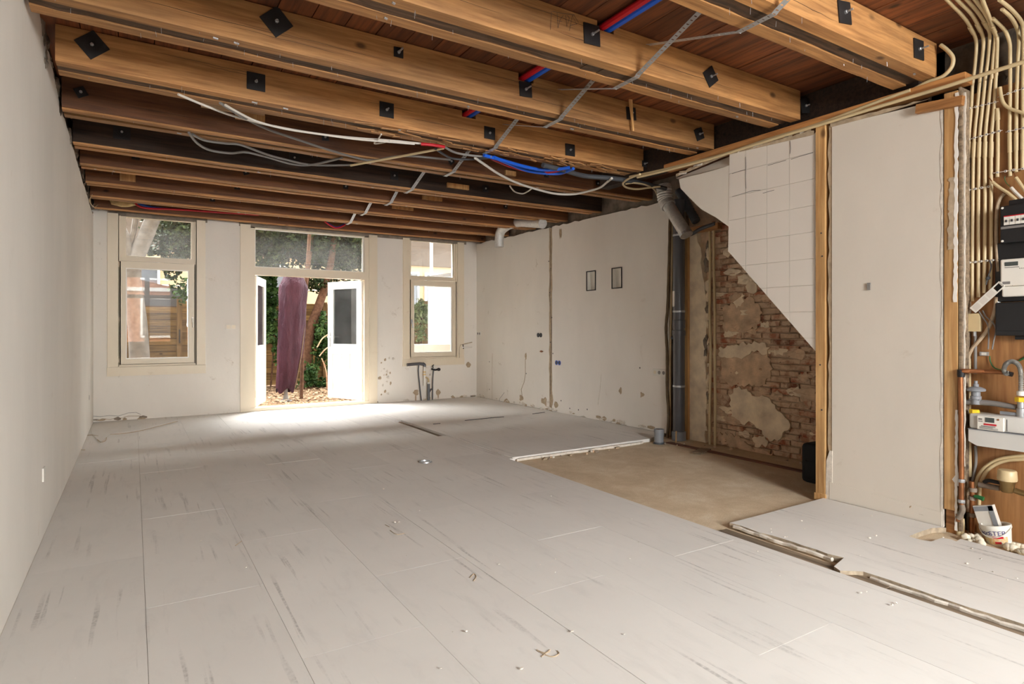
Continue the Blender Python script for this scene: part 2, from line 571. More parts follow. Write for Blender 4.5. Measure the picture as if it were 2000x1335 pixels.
# kitchen end: three wide boards, a little higher than the rest
RK = random.Random(3)
edge = ragged((3.13, 5.02), (5.0, 5.05), 16, 0.006, RK)
MB().prism(edge + [(5.0, 5.05), (5.40, 5.22), (5.41, 7.50), (3.13, 7.53)], 2, -0.03, 0.006).build('floor_panel', 'floor', floor)
MB().prism(ragged((3.13, 7.545), (5.41, 7.515), 14, 0.004, RK) + [(5.41, 7.515), (5.41, YB), (3.13, YB)], 2, -0.03, 0.003).build('floor_panel', 'floor', floor)
# pale broken edge of the kitchen boards along the brown underlay
MB().prism(ragged((3.16, 4.985), (4.88, 5.0), 22, 0.012, RK) + [(4.88, 5.03), (3.2, 5.02)], 2, -0.031, -0.008).build('broken_edge', 'gypsum', floor)
# slab by the partition with its torn left edge and the notch at the meter cupboard
pts = [(4.335, YF), (4.335, 0.9), (4.17, 0.95), (4.166, 1.352)]
pts += [p[:2] for p in [(4.18, 1.66, 0), (4.109, 1.653, 0), (4.123, 1.685, 0), (4.107, 1.727, 0), (3.984, 1.731, 0), (3.964, 1.774, 0), (3.961, 1.817, 0), (3.967, 1.846, 0), (4.116, 1.851, 0), (4.25, 1.847, 0), (4.308, 1.823, 0)]] + [(4.335, 1.80)]
pts += [(4.335, 2.60)]
pts += ragged((4.335, 2.60), (3.262, 2.585), 5, 0.004, RK)[1:] + [(3.262, 2.585)]
pts += ragged((3.262, 2.585), (3.285, 1.87), 10, 0.012, RK)[1:] + [(3.295, 1.86), (3.13, 1.82), (3.10, 1.77), (3.17, 1.72)]
pts += ragged((3.19, 1.70), (3.185, YF), 40, 0.009, RK) + [(3.185, YF)]
slab = MB().prism(pts, 2, -0.028, 0.004).build('floor_panel', 'floor', floor)
slab.data.materials.append(M['broken_edge'])
for p in slab.data.polygons:
    if abs(p.normal.z) < 0.5:
        p.material_index = 1
# ragged plaster crust along that edge
MB().tube([(3.262 + RK.uniform(-.012, .004), y, -0.012 + RK.uniform(-.004, .004)) for y in [2.55 - 0.05 * k for k in range(14)]], 0.012, 6).build('broken_edge', 'gypsum', floor)
MB().tube([(3.182 + RK.uniform(-.012, .004), y, -0.014 + RK.uniform(-.004, .004)) for y in [1.66 - 0.05 * k for k in range(60)]], 0.011, 6).build('broken_edge', 'gypsum', floor)
# bare old boards in the channel and in the slot
for k, (a, b) in enumerate(((YF, 0.1), (0.1, 1.55), (1.56, 2.56))):
    MB().box(3.085, 3.20, a, b, -0.032, -0.020 + 0.002 * k).build('old_floorboard', 'oldboard', floor)
for x0, x1 in ((3.032, 3.062), (3.068, 3.092), (3.098, 3.128)):
    MB().box(x0, x1, 6.50, 7.92, -0.032, -0.018 - rnd.uniform(0, .006)).build('old_floorboard', 'oldboard', floor)
# reddish threshold strip at the foot of the brick wall
MB().obox((5.12, 4.05, -0.026), (0.012, 0.85, 0), (0.035, -0.0, 0), (0, 0, 0.006)).build('old_floorboard', wood('red_threshold', srgb(140, 92, 70), srgb(96, 56, 42), 1), floor)

for pts in ([(3.34, 7.323, 0.006), (3.439, 7.313, 0.006)], [(3.839, 7.382, 0.006), (4.015, 7.384, 0.006), (4.255, 7.405, 0.006), (4.466, 7.392, 0.006)], [(4.986, 7.437, 0.006), (5.235, 7.478, 0.006)]):
    MB().tube(pts, 0.007, 5).build('joint_crack', 'ink', floor)
# ================================================================== ceiling boards
ceiling = place(bpy.data.objects.new('ceiling', None), (2.4, 3.5, ZC), kind='structure')
x = -0.471
k = 0
while x < 5.75:
    MB().box(x + 0.003, min(x + 0.195, 5.75) - 0.003, YF, 10.2, ZC + 0.0015 * (k % 3), ZC + 0.03).build('plank', 'plank', ceiling)
    x += 0.195
    k += 1
MB().box(XL - 0.3, 5.75, YF, 10.2, ZC + 0.031, ZC + 0.2).build('upper_floor', 'beam_old', ceiling)

# ================================================================== walls
# left wall: masonry behind, plaster skin in front with a torn upper edge
MB().box(XL - 0.3, XL - 0.03, YF - 0.2, 10.2, -0.16, ZC + 0.03).build('wall_left_masonry', 'masonry_dark', kind='structure')
RL = random.Random(11)
low = [(YF, 0.0), (YB, 0.0), (YB, 2.78)]
top = [(9.3, 2.79), (8.2, 2.83), (7.1, 2.86), (6.3, 2.90), (5.5, 2.92), (5.1, 3.0), (4.6, 3.05), (4.3, 3.08)]
tp = []
for a, b in zip([(YB, 2.78)] + top[:-1], top):
    tp += ragged(a, b, 9, 0.013, RL)
MB().prism(low + tp[1:] + [(4.3, 3.085), (YF, 3.085)], 0, XL - 0.03, XL).build('wall_left', 'wall', kind='structure')
for k in range(26):   # torn bits of plaster along the top
    y = RL.uniform(4.6, 9.7)
    z = 2.80 + (9.7 - y) * 0.042 + RL.uniform(-.02, .04)
    MB().blob((XL - 0.012, y, z), 0.018, RL.uniform(.03, .09), RL.uniform(.015, .04), k, 0.4, 1).build('plaster_crumb', 'masonry', bpy.data.objects['wall_left'])
MB().box(XL, XL + 0.008, (-0.462, 4.59, 0.342)[1] - 0.04, (-0.462, 4.59, 0.342)[1] + 0.04, (-0.462, 4.59, 0.342)[2], (-0.462, 4.59, 0.422)[2]).build('blanking_plate', 'meter_white', label='small white blanking plate low on the left wall', cat='wall plate')
MB().lathe((-0.462, 9.048, 0.417), [(0.035, 0.001), (0.03, 0.002)], 10, (1, 0, 0)).build('wall_hole', 'black', bpy.data.objects['wall_left'])

# back wall
W = MB()
for a in ((XL, -0.17, 0, 2.845), (0.77, 1.46, 0, 2.845), (3.42, 4.085, 0, 2.845), (5.02, XK + 0.35, 0, 2.845),
          (-0.17, 0.77, 0, 0.72), (4.085, 5.02, 0, 0.72)):
    W.box(a[0], a[1], YB, 10.2, a[2], a[3])
W.box(XL - 0.3, 5.75, YB + 0.02, 10.2, 2.845, ZC + 0.03)
W.box(XL - 0.3, 5.75, YB + 0.02, 10.2, -0.16, 0.0)
wall_back = W.build('wall_back', 'wall_old', kind='structure')
# cracked, crumbling plaster at the foot of the wall
RB = random.Random(5)
for k in range(26):
    x = RB.choice((RB.uniform(XL, 0.35), RB.uniform(4.9, 5.4), RB.uniform(3.5, 5.3)))
    MB().blob((x, YB - 0.002, RB.uniform(0.005, 0.03)), RB.uniform(.02, .07), 0.012, RB.uniform(.008, .025), k, 0.4, 1).build('plaster_crumb', RB.choice(('torn', 'masonry', 'gypsum')), wall_back)
def crack(pts, m='ink', r=0.0022, w=None, par=None):
    return MB().tube(pts, r, 5, 0).build('crack', m, par or wall_back)
crack([(-0.485, 9.951, 0.042), (-0.417, 9.951, 0.016), (-0.359, 9.951, 0.04), (-0.272, 9.951, 0.019), (-0.196, 9.951, 0.041), (-0.125, 9.951, 0.028), (-0.065, 9.951, 0.052), (0.086, 9.951, 0.041)], 'torn', 0.004)
crack([(-0.474, 9.951, 0.083), (-0.382, 9.951, 0.069), (-0.278, 9.951, 0.075), (-0.173, 9.951, 0.06), (-0.065, 9.951, 0.095), (0.031, 9.951, 0.095), (0.086, 9.951, 0.062)])
for pts in ([(3.58, 9.951, 0.684), (3.643, 9.951, 0.734), (3.716, 9.951, 0.759), (3.79, 9.951, 0.748)], [(3.553, 9.951, 0.424), (3.625, 9.951, 0.473), (3.689, 9.951, 0.435)], [(3.625, 9.951, 0.578), (3.68, 9.951, 0.532), (3.671, 9.951, 0.48), (3.735, 9.951, 0.504)],
            [(3.607, 9.951, 0.299), (3.68, 9.951, 0.357), (3.744, 9.951, 0.328)], [(3.58, 9.951, 0.144), (3.643, 9.951, 0.193), (3.689, 9.951, 0.155)]):
    for q in pts:
        MB().blob((q[0], YB, q[2]), 0.018 * (0.6 + (q[0] * 7 % 1)), 0.005, 0.010 + 0.016 * (q[2] * 9 % 1), int(q[0] * 999), 0.6, 2).build('plaster_patch', 'torn' if q[0] * 11 % 1 < .4 else 'gypsum', wall_back)
# gouges where taps and boxes were chased into the plaster
for c in ((4.205, 9.95, 0.144), (4.638, 9.95, 0.121), (5.249, 9.95, 0.598)):
    MB().blob(c, 0.045, 0.01, 0.05, int(c[0] * 50), 0.35, 2).build('plaster_patch', 'torn', wall_back)
    if c[2] < 0.4:
        MB().box(c[0] - 0.012, c[0] + 0.012, YB - 0.004, YB + 0.01, 0.0, c[2]).build('plaster_chase', 'torn', wall_back)
# grey lintel strip over the openings
MB().box(-0.3, 0.92, YB - 0.012, YB + 0.1, 2.815, 2.87).build('lintel', 'masonry', wall_back)
MB().box(1.35, 5.2, YB - 0.01, YB + 0.1, 2.81, 2.862).build('lintel', 'masonry', wall_back)

# kitchen wall on the right: grey masonry, a furred-out skin of board with a torn seam
MB().box(5.50, 5.75, 4.98, 10.2, -0.16, ZC + 0.03).build('wall_right_masonry', 'masonry', kind='structure')
RR = random.Random(21)
top = [(5.42, 10.068, 2.856), (5.42, 9.395, 2.848), (5.42, 8.704, 2.831), (5.42, 8.084, 2.823), (5.42, 7.591, 2.811), (5.42, 7.139, 2.807), (5.42, 6.666, 2.794), (5.42, 6.234, 2.796), (5.42, 5.838, 2.798), (5.42, 5.472, 2.794), (5.42, 5.192, 2.788)]
def skin(y0, y1, name):
    poly = [(y0, 0.004), (y1, 0.004)]
    zt = lambda y: 2.79 + (y - 5.2) * 0.010
    n = int((y0 - y1) / 0.09)
    return poly + ragged((y1, zt(y1)), (y0, zt(y0)), n, 0.012, RR) + [(y0, zt(y0))]
wall_right = MB().prism(skin(YB, 7.62, ''), 0, XK, 5.50).build('wall_right', 'wall_old', kind='structure')
kb = MB()
zt_ = lambda y: 2.79 + (y - 5.2) * 0.010
NI = ((6.524, 6.700), (5.992, 6.168))      # the two light niches
NZ = (1.802, 2.055)
for a, b in ((7.55, NI[0][1]), (NI[0][0], NI[1][1]), (NI[1][0], 5.165)):
    kb.prism(skin(a, b, ''), 0, XK, 5.44)
for a, b in NI:
    kb.prism([(b, 0.004), (a, 0.004), (a, NZ[0]), (b, NZ[0])], 0, XK, 5.44)
    kb.prism([(b, NZ[1]), (a, NZ[1]), (a, zt_(a)), (b, zt_(b))], 0, XK, 5.44)
kboard = kb.build('plasterboard', 'board', wall_right)
MB().prism([(7.62, 0.0)] + ragged((7.62, 0.0), (7.62, 2.8), 30, 0.012, RR)[1:] + [(7.62, 2.8), (7.55, 2.8)] + ragged((7.55, 2.8), (7.55, 0.0), 30, 0.012, RR)[1:] + [(7.55, 0.0)],
           0, XK - 0.002, 5.50).build('torn_seam', 'torn', wall_right)
crack([(5.417, 7.587, 2.747), (5.417, 7.574, 2.213), (5.417, 7.601, 1.744), (5.417, 7.56, 1.273), (5.417, 7.574, 0.804), (5.417, 7.587, 0.255)], 'ink', 0.003, par=wall_right)
for k in range(44):   # crumbling foot of the wall, screw holes
    y = RR.uniform(5.3, 9.9)
    MB().blob((XK - 0.002, y, RR.uniform(0.008, 0.05)), 0.012, RR.uniform(.02, .07), RR.uniform(.008, .03), k, 0.4, 1).build('plaster_crumb', RR.choice(('torn', 'gypsum', 'gypsum', 'gypsum')), wall_right)
for c in [(5.42, 7.632, 2.297), (5.42, 7.578, 2.182), (5.42, 7.605, 1.815), (5.42, 7.551, 1.43), (5.42, 7.591, 1.054), (5.42, 7.524, 0.884), (5.42, 7.316, 0.187), (5.42, 7.102, 0.096), (5.42, 6.897, 0.097), (5.42, 6.7, 0.126), (5.42, 6.012, 0.438), (5.42, 5.615, 0.434), (5.42, 5.651, 0.766), (5.42, 9.469, 0.671), (5.42, 9.469, 0.175), (5.42, 8.263, 0.534), (5.42, 9.432, -0.06)]:
    MB().lathe(c, [(0.011, 0.002), (0.009, 0.003)], 8, (-1, 0, 0)).build('screw_hole', 'ink', wall_right)
for c, a, b in (((5.42, 7.755, 0.136), .07, .06), ((5.42, 8.87, 0.007), .10, .05), ((5.42, 8.417, 0.12), .05, .05), ((5.42, 7.445, 0.113), .04, .05), ((5.42, 7.565, 0.178), .03, .12),
                ((5.42, 8.279, 0.817), .03, .05), ((5.42, 7.328, 2.689), .025, .08), ((5.42, 6.012, 0.444), .035, .04), ((5.42, 5.615, 0.434), .03, .03)):
    MB().blob(c, 0.006, a, b, int(c[1] * 31), 0.5, 2).build('plaster_patch', 'torn', wall_right)
crack([(5.417, 8.289, 0.775), (5.417, 8.289, 0.524), (5.417, 8.32, 0.397), (5.417, 8.412, 0.264), (5.417, 8.381, 0.14)], 'torn', 0.004, par=wall_right)
crack([(5.417, 6.399, 0.642), (5.417, 6.42, 0.431), (5.417, 6.464, 0.216)], 'gypsum', 0.003, par=wall_right)
crack([(5.417, 9.354, 0.822), (5.417, 9.372, 0.548), (5.417, 9.372, 0.275), (5.417, 9.372, -0.017)], 'torn', 0.002, par=wall_right)
crack([(5.417, 8.949, 0.166), (5.417, 9.105, 0.045), (5.417, 9.122, -0.064)], 'ink', 0.002, par=wall_right)

# ------------------------------------------------------------------ party wall of brick behind the partition
wall_brick = MB().box(5.555, 5.75, 1.0, 4.98, -0.16, ZC + 0.03).build('wall_right_brick', 'mortar', kind='structure')
RBk = random.Random(9)
protos = []
for k in range(8):
    m = MB()
    R = random.Random(k)
    m.rbox(-0.028, 0.02, -0.101, 0.101, 0.0, 0.052, 0.005)
    m.v = [(a + (R.uniform(-.010, .006) if a < 0 else 0), b + R.uniform(-.006, .006), c + R.uniform(-.003, .003)) for a, b, c in m.v]
    protos.append(m)
meshes = {}
n_brick = 0
row = 0
z = -0.03
while z < 2.60:
    y = 4.62 if row % 2 else 4.51
    while y > 2.60:
        # only what can be seen under the slope of the tiled panel
        if z < 1.30 + (y - 2.9) * 1.12 and z < 2.5:
            yy = y - 0.105
            kx = RBk.randrange(8)
            off = RBk.uniform(-0.006, 0.008)
            if kx not in meshes:
                m = MB()
                m.add([(a + 5.552, b + yy, c + z) for a, b, c in protos[kx].v], protos[kx].f)
                o = m.build('brick', 'brick', wall_brick)
                meshes[kx] = o
            else:
                o = instance(meshes[kx], (5.548 + off, yy + RBk.uniform(-.004, .004), z + RBk.uniform(-.003, .003)), wall_brick)
            n_brick += 1
        y -= 0.213
    z += 0.0625
    row += 1
# patches of lime plaster left on the bricks
def patch(poly, m, d=0.005, name='plaster_patch', seed=0, par=wall_brick, x=5.52):
    R = random.Random(seed)
    out = []
    for i in range(len(poly)):
        p, q = poly[i][1:], poly[(i + 1) % len(poly)][1:]
        n = max(2, int(math.hypot(q[0] - p[0], q[1] - p[1]) / 0.03))
        out += ragged(p, q, n, 0.022, R)
    return MB().prism(out, 0, x - d, x + 0.02).build(name, m, par)
patch([(5.52, 4.51, 1.04), (5.52, 4.274, 1.09), (5.52, 3.961, 1.118), (5.52, 3.871, 1.067), (5.52, 3.901, 1.003), (5.52, 4.083, 1.024), (5.52, 4.177, 0.956), (5.52, 4.496, 0.949)], 'lime', 0.014, seed=1)
patch([(5.52, 4.38, 0.54), (5.52, 4.274, 0.621), (5.52, 4.146, 0.626), (5.52, 4.083, 0.556), (5.52, 3.901, 0.557), (5.52, 3.813, 0.488), (5.52, 3.699, 0.372), (5.52, 3.644, 0.313), (5.52, 3.727, 0.215), (5.52, 3.756, 0.144), (5.52, 3.871, 0.105), (5.52, 3.961, 0.208), (5.52, 4.083, 0.271), (5.52, 4.209, 0.238), (5.52, 4.34, 0.31)], 'lime', 0.014, seed=2)
patch([(5.52, 4.083, 0.11), (5.52, 3.931, 0.159), (5.52, 3.901, 0.069), (5.52, 4.052, 0.024)], 'lime', 0.010, seed=3)
patch([(5.52, 4.171, 1.702), (5.52, 4.108, 1.741), (5.52, 4.033, 1.72), (5.52, 4.033, 1.64), (5.52, 4.108, 1.633)], 'lime', 0.006, seed=4)
patch([(5.52, 4.327, 1.544), (5.52, 4.209, 1.638), (5.52, 4.177, 1.615), (5.52, 4.229, 1.497), (5.52, 4.274, 1.476)], 'lime', 0.006, seed=5)
patch([(5.52, 4.476, 0.984), (5.52, 3.901, 1.003), (5.52, 3.842, 0.849), (5.52, 3.931, 0.686), (5.52, 4.34, 0.627), (5.52, 4.476, 0.701)], 'mortar', 0.006, seed=6)
patch([(5.52, 4.462, 1.493), (5.52, 4.083, 1.589), (5.52, 3.961, 1.425), (5.52, 4.021, 1.266), (5.52, 4.441, 1.239)], 'mortar', 0.005, seed=7)
patch([(5.52, 4.531, 0.099), (5.52, 4.274, 0.108), (5.52, 4.083, -0.003), (5.52, 3.842, -0.01), (5.52, 3.871, -0.051), (5.52, 4.209, -0.046), (5.52, 4.524, 0.003)], 'mortar', 0.006, seed=8)
for k in range(90):   # smears of mortar over the brick faces
    y, z = RBk.uniform(2.75, 4.55), RBk.uniform(0.0, 2.1)
    if z > 1.25 + (y - 2.9) * 1.12:
        continue
    MB().blob((5.522 + RBk.uniform(-.002, .004), y, z), 0.008, RBk.uniform(.03, .13), RBk.uniform(.012, .05), k, 0.6, 2).build('mortar_smear', RBk.choice(('mortar', 'mortar', 'brick', 'lime')), wall_brick)
# plastered pier between drain pipe and brick
pier = MB()
RP = random.Random(2)
pier.prism([(4.98, -0.03), (4.98, 2.42)] + ragged((4.80, 2.42), (4.67, 1.6), 10, .02, RP) + ragged((4.67, 1.6), (4.68, -0.03), 18, .018, RP) + [(4.68, -0.03)], 0, 5.49, 5.56)
pier.build('plaster_pier', 'lime', wall_brick)
for k in range(30):
    z = RP.uniform(0.0, 2.2)
    MB().blob((5.50, 4.66 + RP.uniform(-.03, .03), z), 0.02, RP.uniform(.015, .04), RP.uniform(.03, .09), k, 0.45, 1).build('plaster_crumb', RP.choice(('lime', 'lime', 'masonry', 'masonry')), wall_brick)

# ------------------------------------------------------------------ partition and meter cupboard
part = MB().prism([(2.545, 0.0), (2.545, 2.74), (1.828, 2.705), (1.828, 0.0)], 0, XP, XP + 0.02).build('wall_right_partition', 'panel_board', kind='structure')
MB().prism(ragged((2.572, 0.35), (2.572, 2.75), 34, 0.009, RP) + [(2.572, 2.75), (2.54, 2.75), (2.54, 0.35)], 0, XP + 0.004, XP + 0.03).build('torn_edge', 'torn', part)
MB().prism([(2.59, 0.0), (2.585, 0.28), (2.56, 0.36), (2.54, 0.36), (2.54, 0.0)], 0, XP - 0.004, XP + 0.016).build('torn_edge', 'gypsum', part)
MB().prism([(2.555, 2.735)] + ragged((2.555, 2.765), (1.9, 2.735), 14, 0.006, RP) + [(1.9, 2.735), (2.2, 2.725)], 0, XP - 0.004, XP + 0.01).build('torn_edge', 'torn', part)
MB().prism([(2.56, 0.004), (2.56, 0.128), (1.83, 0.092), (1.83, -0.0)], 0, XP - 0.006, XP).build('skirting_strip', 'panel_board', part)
MB().prism([(1.835, 0.0)] + ragged((1.835, 0.0), (1.835, 2.70), 50, 0.006, RP)[1:] + [(1.835, 2.70), (1.822, 2.70), (1.822, 0.0)], 0, XP - 0.002, XP + 0.02).build('torn_edge', 'gypsum', part)
for c, a, b in (((4.35, 2.281, 1.546), .012, .02), ((4.35, 2.45, 0.073), .03, .02), ((4.35, 2.014, 0.081), .012, .012), ((4.35, 1.947, 0.045), .02, .006), ((4.35, 1.977, -0.047), .04, .008)):
    MB().blob(c, 0.008, a, b, int(c[1] * 77), 0.4, 1).build('plaster_patch', 'torn', part)
MB().box(XP - 0.012, XP + 0.01, (4.35, 2.277, 1.525)[1] - .010, (4.35, 2.277, 1.525)[1] + .010, (4.35, 2.277, 1.525)[2], (4.35, 2.277, 1.574)[2]).build('wall_plug', 'cable_grey', part)

# tiled panel under the slope of the stairs: backing, tiles, white board beside it
Q = [(2.674, 1.088), (3.462, 1.925), (3.447, 2.765), (2.674, 2.724)]
tiled = MB().prism(Q, 0, XP + 0.006, XP + 0.022).build('wall_right_tiled', 'grout', kind='structure')
ccw = Q
tyl = [3.465, 3.285, 3.084, 2.885, 2.6745]
z0 = 0.985
for i in range(4):
    for j in range(-1, 11):
        za = z0 + 0.2 * j - 0.004 * 0
        r = [(tyl[i + 1] + 0.0015, za + 0.0015), (tyl[i] - 0.0015, za + 0.0015), (tyl[i] - 0.0015, za + 0.1985), (tyl[i + 1] + 0.0015, za + 0.1985)]
        p = clip(r, ccw)
        if len(p) > 2 and abs(sum(p[k][0] * p[(k + 1) % len(p)][1] - p[(k + 1) % len(p)][0] * p[k][1] for k in range(len(p)))) > 0.001:
            MB().prism(p, 0, XP + rnd.uniform(-.0008, .0008), XP + 0.008).build('tile', 'tile', tiled)
MB().prism([(2.674, 1.088), (2.66, 1.09), (2.655, 2.73), (2.674, 2.73)], 0, XP, XP + 0.03).build('torn_edge', 'gypsum', tiled)
# white board, bent back a little towards its top edge
wb = [(4.35, 3.447, 2.13), (4.35, 3.582, 2.231), (4.35, 3.723, 2.331), (4.35, 3.87, 2.45), (4.35, 4.025, 2.622), (4.35, 4.07, 2.661)]
poly = [(3.45, 2.13), (3.60, 2.24), (3.75, 2.33), (3.90, 2.47), (4.00, 2.57), (4.02, 2.66), (4.09, 2.69)]
bt = [(3.45, 2.66), (3.60, 2.655), (3.75, 2.655), (3.90, 2.66), (4.02, 2.665)]
m = MB()
m.prism(poly[:6] + bt[::-1][1:], 0, XP + 0.002, XP + 0.012)
v = [(XP + .002, 3.45, 2.66), (XP + .002, 4.02, 2.662), (XP + .07, 4.12, 2.70), (XP + .07, 3.45, 2.765)]
m.add(v + [(a + .012, b, c) for a, b, c in v], [(0, 1, 2, 3), (4, 7, 6, 5), (0, 4, 5, 1), (1, 5, 6, 2), (2, 6, 7, 3), (3, 7, 4, 0)])
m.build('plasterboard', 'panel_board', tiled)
# blackened cracks along some of the tile joints
for pts in ([(4.348, 3.285, 2.694), (4.348, 3.28, 2.612), (4.348, 3.285, 2.527), (4.348, 3.28, 2.428)], [(4.348, 3.419, 2.582), (4.348, 3.341, 2.587), (4.348, 3.285, 2.587)], [(4.348, 3.419, 2.385), (4.348, 3.316, 2.391), (4.348, 3.216, 2.398), (4.348, 3.143, 2.388)], [(4.348, 2.879, 2.72), (4.348, 2.874, 2.659), (4.348, 2.879, 2.62)],
            [(4.348, 2.87, 2.574), (4.348, 2.806, 2.579), (4.348, 2.689, 2.582)], [(4.348, 3.073, 2.573), (4.348, 2.981, 2.576), (4.348, 2.914, 2.577)], [(4.348, 3.12, 2.358), (4.348, 3.017, 2.364)]):
    MB().tube(pts, 0.0016, 4).build('crack', 'ink', tiled)
RE = random.Random(61)
m = ragged((4.05, 2.715), (3.45, 2.775), 16, 0.012, RE) + ragged((3.45, 2.785), (2.68, 2.745), 18, 0.012, RE) + [(2.68, 2.745), (2.68, 2.715), (3.45, 2.755), (4.05, 2.69)]
MB().prism(m, 0, XP - 0.006, XP + 0.002).build('torn_edge', 'torn', tiled)
for k in range(16):
    y = RE.uniform(2.7, 4.0)
    MB().obox((XP - 0.008, y, 2.765 - max(0, y - 3.45) * 0.1 + RE.uniform(-.012, .008)), (0.003, 0, 0.002), (0, RE.uniform(.015, .05), RE.uniform(-.01, .01)), (0, 0, RE.uniform(.003, .008))).build('paper_scrap', RE.choice(('gypsum', 'ink', 'torn')), tiled)
# timber plate over the partition
MB().box(XP - 0.01, XP + 0.09, 1.70, 4.2, 2.775, 2.835).build('top_plate', 'stud_y', label='long timber plate along the top of the tiled partition', cat='timber')
MB().obox((4.33, 1.835, 2.669), (0, 0.13, 0.012), (0.02, 0, 0), (0, -0.003, 0.028)).build('timber_offcut', 'stud_y', label='short timber offcut with red paint at the top of the partition', cat='timber')
t_st = thing('timber_stud', (XP + 0.03, 2.63, 0), 'tall yellow pine stud between the tiles and the plasterboard', 'stud')
MB().box(XP - 0.012, XP + 0.08, 2.592, 2.662, -0.03, 2.775).build('post', 'stud', t_st)
MB().box(XP - 0.016, XP + 0.07, 2.585, 2.672, -0.02, 0.03).build('foot_block', 'stud', t_st)
for p in [(4.337, 2.618, 1.965), (4.337, 2.61, 1.793), (4.337, 2.626, 0.987), (4.337, 2.614, 0.653)]:
    MB().lathe(p, [(0.006, 0.001), (0.006, 0.003)], 8, (-1, 0, 0)).build('screw_head', 'ink', t_st)
t_st = thing('timber_stud', (XP + 0.03, 1.775, 0), 'tall pine stud beside the meter cupboard with torn white paper on it', 'stud')
MB().box(XP - 0.005, XP + 0.09, 1.742, 1.815, 0.12, 2.735).build('post', 'stud', t_st)
MB().box(XP + 0.02, XP + 0.10, 1.735, 1.815, -0.03, 0.115).build('foot_block', 'stud_y', t_st)
RT = random.Random(31)
def torn_strip(yz0, yz1, w, x, m, n=26, amp=0.008, name='paper_strip'):
    a = ragged(yz0, yz1, n, amp, RT)
    b = ragged((yz1[0] - w, yz1[1]), (yz0[0] - w, yz0[1]), n, amp, RT)
    return MB().prism(a + [yz1] + b + [(yz0[0] - w, yz0[1])], 0, x - 0.004, x).build(name, m, t_st)
torn_strip((1.762, 1.42), (1.754, 2.72), 0.018, XP - 0.006, 'board', 60, 0.004)
torn_strip((1.795, 1.75), (1.785, 2.2), 0.035, XP - 0.005, 'torn', 30, 0.008)
torn_strip((1.756, 0.0), (1.752, 0.75), 0.014, XP - 0.006, 'board', 40, 0.003)
MB().prism([p[1:] for p in [(4.34, 1.771, 0.313), (4.34, 1.749, 0.352), (4.34, 1.729, 0.372), (4.34, 1.729, 0.277), (4.34, 1.746, 0.28)]], 0, XP - 0.007, XP - 0.003).build('paper_strip', 'board', t_st)
# side of the cupboard: edge strips of old board
ms = MB().box(XP + 0.02, 4.517, 1.735, 1.745, 0.0, 2.76).build('wall_right_cupboard_side', 'oldboard', kind='structure')
MB().box(XP + 0.0, XP + 0.03, 1.722, 1.736, 0.0, 2.73).build('edge_strip', 'oldboard', ms)
MB().prism([(1.732, 0.4)] + ragged((1.732, 0.4), (1.728, 2.72), 40, 0.004, RT)[1:] + [(1.728, 2.72), (1.712, 2.72)] + ragged((1.712, 2.72), (1.716, 0.4), 40, 0.004, RT)[1:] + [(1.716, 0.4)], 0, XP + 0.026, XP + 0.036).build('edge_strip', 'gypsum', ms)
back = MB().box(4.517, 4.557, 0.95, 1.80, -0.03, 2.74).build('wall_right_meter_board', 'ply', kind='structure')
MB().box(4.56, 4.75, 0.90, 2.0, 2.70, ZC).build('masonry_band', 'masonry_dark', back)
for k in range(10):
    MB().blob((4.60, 1.0 + 0.09 * k, 2.80 + rnd.uniform(-.03, .05)), 0.05, 0.06, 0.05, k, 0.4, 2).build('rubble', 'masonry_dark', back)
MB().box(XP, 5.75, 0.86, 0.95, -0.16, ZC).build('wall_right_cupboard_end', 'board', kind='structure')
MB().box(4.56, 5.56, 1.9, 1.98, -0.16, ZC).build('wall_right_stair_end', 'masonry_dark', kind='structure')
MB().box(XP, XP + 0.2, YF - 0.2, 0.86, -0.16, ZC).build('wall_right_front', 'wall', kind='structure')
# dark trimmer that carries the short beams
MB().box(4.47, 4.60, 2.02, 5.3, 2.84, 3.088).build('trimmer_beam', 'beam_sooty', label='dark timber trimmer that the beam ends butt against above the partition', cat='beam')

# front wall with tall street windows, behind the camera
WF = MB()
fx = [XL - 0.3, -0.35, 1.10, 1.45, 2.90, 3.05, 4.15, 5.75]
for a, b in ((0, 1), (2, 3), (4, 5), (6, 7)):
    WF.box(fx[a], fx[b], YF - 0.25, YF, -0.16, ZC + 0.03)
for a, b in ((1, 2), (3, 4), (5, 6)):
    WF.box(fx[a], fx[b], YF - 0.25, YF, -0.16, 0.78)
    WF.box(fx[a], fx[b], YF - 0.25, YF, 3.0, ZC + 0.03)
WF.build('wall_front', 'wall', kind='structure')
for n, (a, b) in enumerate(((1, 2), (3, 4), (5, 6))):
    x0, x1 = fx[a], fx[b]
    xm = (x0 + x1) / 2
    fr = MB()
    for bx in ((x0, x0 + .07), (x1 - .07, x1), (xm - .07, xm + .07)):
        fr.box(bx[0], bx[1], YF - 0.16, YF - 0.06, 0.78, 3.0)
    for bz in ((0.78, 0.86), (2.26, 2.38), (2.93, 3.0)):
        fr.box(x0 + .0701, x1 - .0701, YF - 0.155, YF - 0.065, bz[0], bz[1])
    w = fr.build('window_%d' % (n + 4), 'cream', kind='structure')
    for px0, px1 in ((x0 + .07, xm - .07), (xm + .07, x1 - .07)):
        for pz0, pz1 in ((0.86, 2.26), (2.38, 2.93)):
            MB().box(px0, px1, YF - 0.112, YF - 0.108, pz0, pz1).build('pane', 'glass', w)
    MB().box(x0, x1, YF - 0.06, YF + 0.06, 0.74, 0.78).build('window_sill', 'cream', w)

